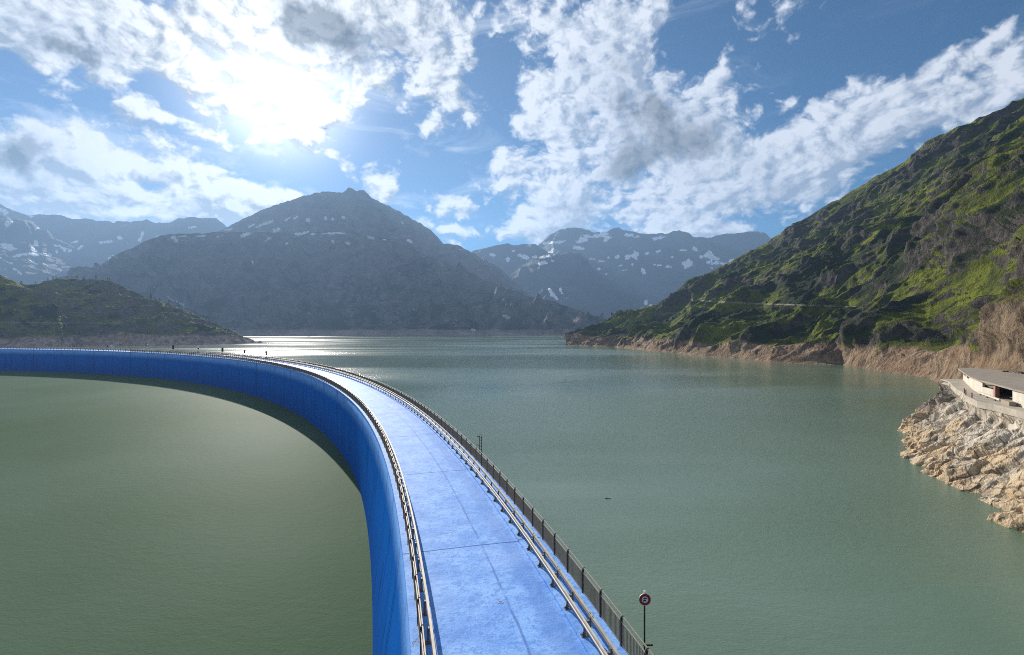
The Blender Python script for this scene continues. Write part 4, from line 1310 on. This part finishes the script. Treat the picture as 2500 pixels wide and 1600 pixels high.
# bird in the sky and driftwood on the lake
q = at(1274, 33, Y=130)
bird = MB()
bird.tube([(-.02, -.26, 0), (0, -.1, .02), (0, .12, .02), (0, .30, 0)], .045, 8)
bird.add([(0, -.02, .03), (.25, .12, .12), (.52, -.02, .05), (.24, -.14, .10), (0, -.12, .02), (0, -.02, .0)], [(0, 1, 3, 4), (1, 2, 3), (5, 4, 3, 1)])
bird.add([(0, -.02, .03), (-.25, .12, .12), (-.52, -.02, .05), (-.24, -.14, .10), (0, -.12, .02), (0, -.02, .0)], [(4, 3, 1, 0), (3, 2, 1), (1, 3, 4, 5)])
bird.add([(0, -.2, .01), (.10, -.48, 0), (0, -.42, .012), (-.10, -.48, 0)], [(0, 1, 2), (0, 2, 3)])
bo = bird.build('bird', M_BLACK, None, q); bo.rotation_euler = (R(55), R(20), R(40))
tag(bo, 'tiny black bird gliding high in the sky near the top', 'bird')
q = at(1484, 1218, z=0)
m = MB(); m.tube([(-.42, .06, .02), (-.12, .0, .05), (.10, -.04, .04), (.45, -.02, .02)], .05, 7, .03); m.tube([(-.12, 0, .05), (-.25, .10, .14)], .03, 6, .012)
tag(m.build('driftwood', plain('wet_wood', (.03, .03, .025), .6), None, q), 'small dark piece of driftwood floating on the open lake', 'driftwood')

# ------------------------------------------------------------------ conifers on the left hill
M_NEEDLE = plain('larch_needles', (.045, .062, .018), .9, 0, .3, 1.2, c2=(.022, .034, .010))
M_BARK = plain('bark', (.06, .045, .035), .9)


def conifer_meshes(h, rad, seed, bush=False):
    rr = random.Random(seed)
    m = MB()
    n = 330
    for i in range(n):
        t = rr.random() ** (.75 if not bush else 1.0)
        z = h * (.10 + .90 * t) if not bush else h * (.05 + .95 * t)
        env = (1 - t) ** .85 + .04 if not bush else math.sqrt(max(0, 1 - (2 * t - .75) ** 2 / 1.7))
        lobe = 1 + .25 * math.sin(z * 5 + seed)
        a = rr.uniform(0, 2 * math.pi)
        q = rad * env * lobe * (.25 + .85 * rr.random() ** .6)
        s = h * rr.uniform(.045, .095)
        c = np.array((q * math.cos(a), q * math.sin(a), z))
        o = np.array((math.cos(a), math.sin(a), -.45 + rr.uniform(-.3, .5))); o /= np.linalg.norm(o)
        sd = np.cross(o, (0, 0, 1)); sd /= np.linalg.norm(sd)
        up = np.cross(sd, o) * rr.uniform(.3, 1)
        m.add([c - o * s * .6, c + sd * s * .5 + up * s * .2, c + o * s, c - sd * s * .5 - up * s * .2], [(0, 1, 2, 3)])
    cr = m.mesh('crown'); cr.materials.append(M_NEEDLE)
    m = MB(); m.tube([(0, 0, -1.0), (0, 0, h * .35), (.03 * h * .2, 0, h * .9)], h * .022, 7, h * .006)
    tk = m.mesh('trunk'); tk.materials.append(M_BARK)
    return cr, tk


KINDS = [conifer_meshes(11, 3.2, 1), conifer_meshes(8.5, 2.8, 2), conifer_meshes(6.5, 2.4, 3), conifer_meshes(4.6, 3.2, 4, True)]


def ground_at(P, T, px, py=None, tpos=None):
    x = plate_x(P[:, 2, :])[..., 0] if False else None
    col = int(np.argmin(np.abs(np.linspace(P[0, 0, 0] / P[0, 0, 1], P[-1, 0, 0] / P[-1, 0, 1], P.shape[0]) - (px - CX) / F)))
    line = P[col]
    yy = plate_y(line)
    ok = (T[col] >= 0) & (T[col] <= 1.0)
    if py is None:
        i = np.where(ok)[0][-1]
    else:
        e = np.where(ok, np.abs(yy - py), 1e9)
        i = int(np.argmin(e))
    return line[i]


rt = random.Random(5)
TREES = []
for px in (49, 88, 116, 129, 137, 163, 188, 204, 233, 262, 268, 52):
    TREES.append((PL, TL, px, None, rt.choice((1, 2, 2)), 'crest'))
for (px, k) in ((368, 0), (376, 2), (389, 1), (398, 3), (412, 2), (423, 3), (436, 2), (452, 3), (467, 1), (473, 2), (480, 1), (488, 2), (495, 2), (503, 1), (509, 2), (516, 3), (525, 3), (531, 3), (540, 2)):
    TREES.append((PL, TL, px, None, k, 'slope'))
for (px, py, k) in ((440, 768, 3), (455, 778, 3), (478, 784, 3), (500, 796, 2), (512, 800, 1), (522, 803, 3), (538, 806, 3), (430, 762, 3), (548, 812, 3), (470, 776, 3), (400, 757, 3)):
    TREES.append((PL, TL, px, py, k, 'slope'))
for (px, py, k) in ((4, 768, 0), (12, 770, 1), (22, 771, 0), (30, 772, 0), (40, 764, 1), (8, 744, 1), (55, 790, 3), (64, 796, 3), (72, 800, 3), (84, 803, 3), (94, 806, 3), (105, 804, 3), (112, 804, 3), (20, 742, 2)):
    TREES.append((PN, TN, px, py, k, 'knoll'))
rs = random.Random(9)
for k in range(46):
    px = rs.uniform(1470, 2330)
    lo = np.interp(px, [1470, 1700, 2000, 2330], [822, 832, 838, 840]); hi = np.interp(px, [1470, 1600, 2000, 2330], [795, 765, 700, 640])
    TREES.append((PR, TR, px, lo + (hi - lo) * rs.random() ** 1.6, 3, 'green'))
for px, py, k in ((1494, 772, 1), (1499, 775, 2), (1506, 770, 1), (1520, 768, 2), (1545, 765, 2), (1600, 772, 2), (1631, 760, 2), (1560, 790, 2)):
    TREES.append((PR, TR, px, py, k, 'green'))
WHERE = {'green': 'on the steep green hillside above the right shore', 'crest': 'standing on the flat top of the dark rounded hill', 'slope': 'on the falling right shoulder of the dark rounded hill', 'knoll': 'on the grassy knoll at the far left'}
WHAT = {0: 'tall dark larch', 1: 'mid sized dark larch', 2: 'small thin larch', 3: 'low bushy alder shrub'}
for (P_, T_, px, py, k, where) in TREES:
    q = ground_at(P_, T_, px, py)
    nm = 'shrub' if k == 3 else 'larch_tree'
    root = empty(nm, (q[0], q[1], q[2] - .3), rt.uniform(0, 6.28))
    s = rt.uniform(.65, .95) * (1.15 if where == 'green' else 1.0); root.scale = (s, s, s * rt.uniform(.9, 1.15))
    tag(root, WHAT[k] + ' ' + WHERE[where], 'shrub' if k == 3 else 'tree', WHAT[k] + 's ' + WHERE[where])
    link('crown', KINDS[k][0], None, root); link('trunk', KINDS[k][1], None, root)

# ------------------------------------------------------------------ haze
def haze():
    m = bpy.data.materials.new('mountain_air'); m.use_nodes = True
    m.node_tree.nodes.clear(); g = G(m.node_tree)
    v = g.n('ShaderNodeVolumePrincipled'); o = g.n('ShaderNodeOutputMaterial')
    v.inputs['Color'].default_value = (.38, .62, 1.0, 1)
    v.inputs['Density'].default_value = 0.9e-4
    v.inputs['Anisotropy'].default_value = .33
    g.link(v.outputs[0], o.inputs['Volume'])
    mb = MB(); mb.box(-7500, 7500, -400, 6500, -900, 1290)
    h = mb.build('haze', m)
    tag(h, 'thin blue mountain air over the whole valley', 'haze', kind='stuff')


haze()
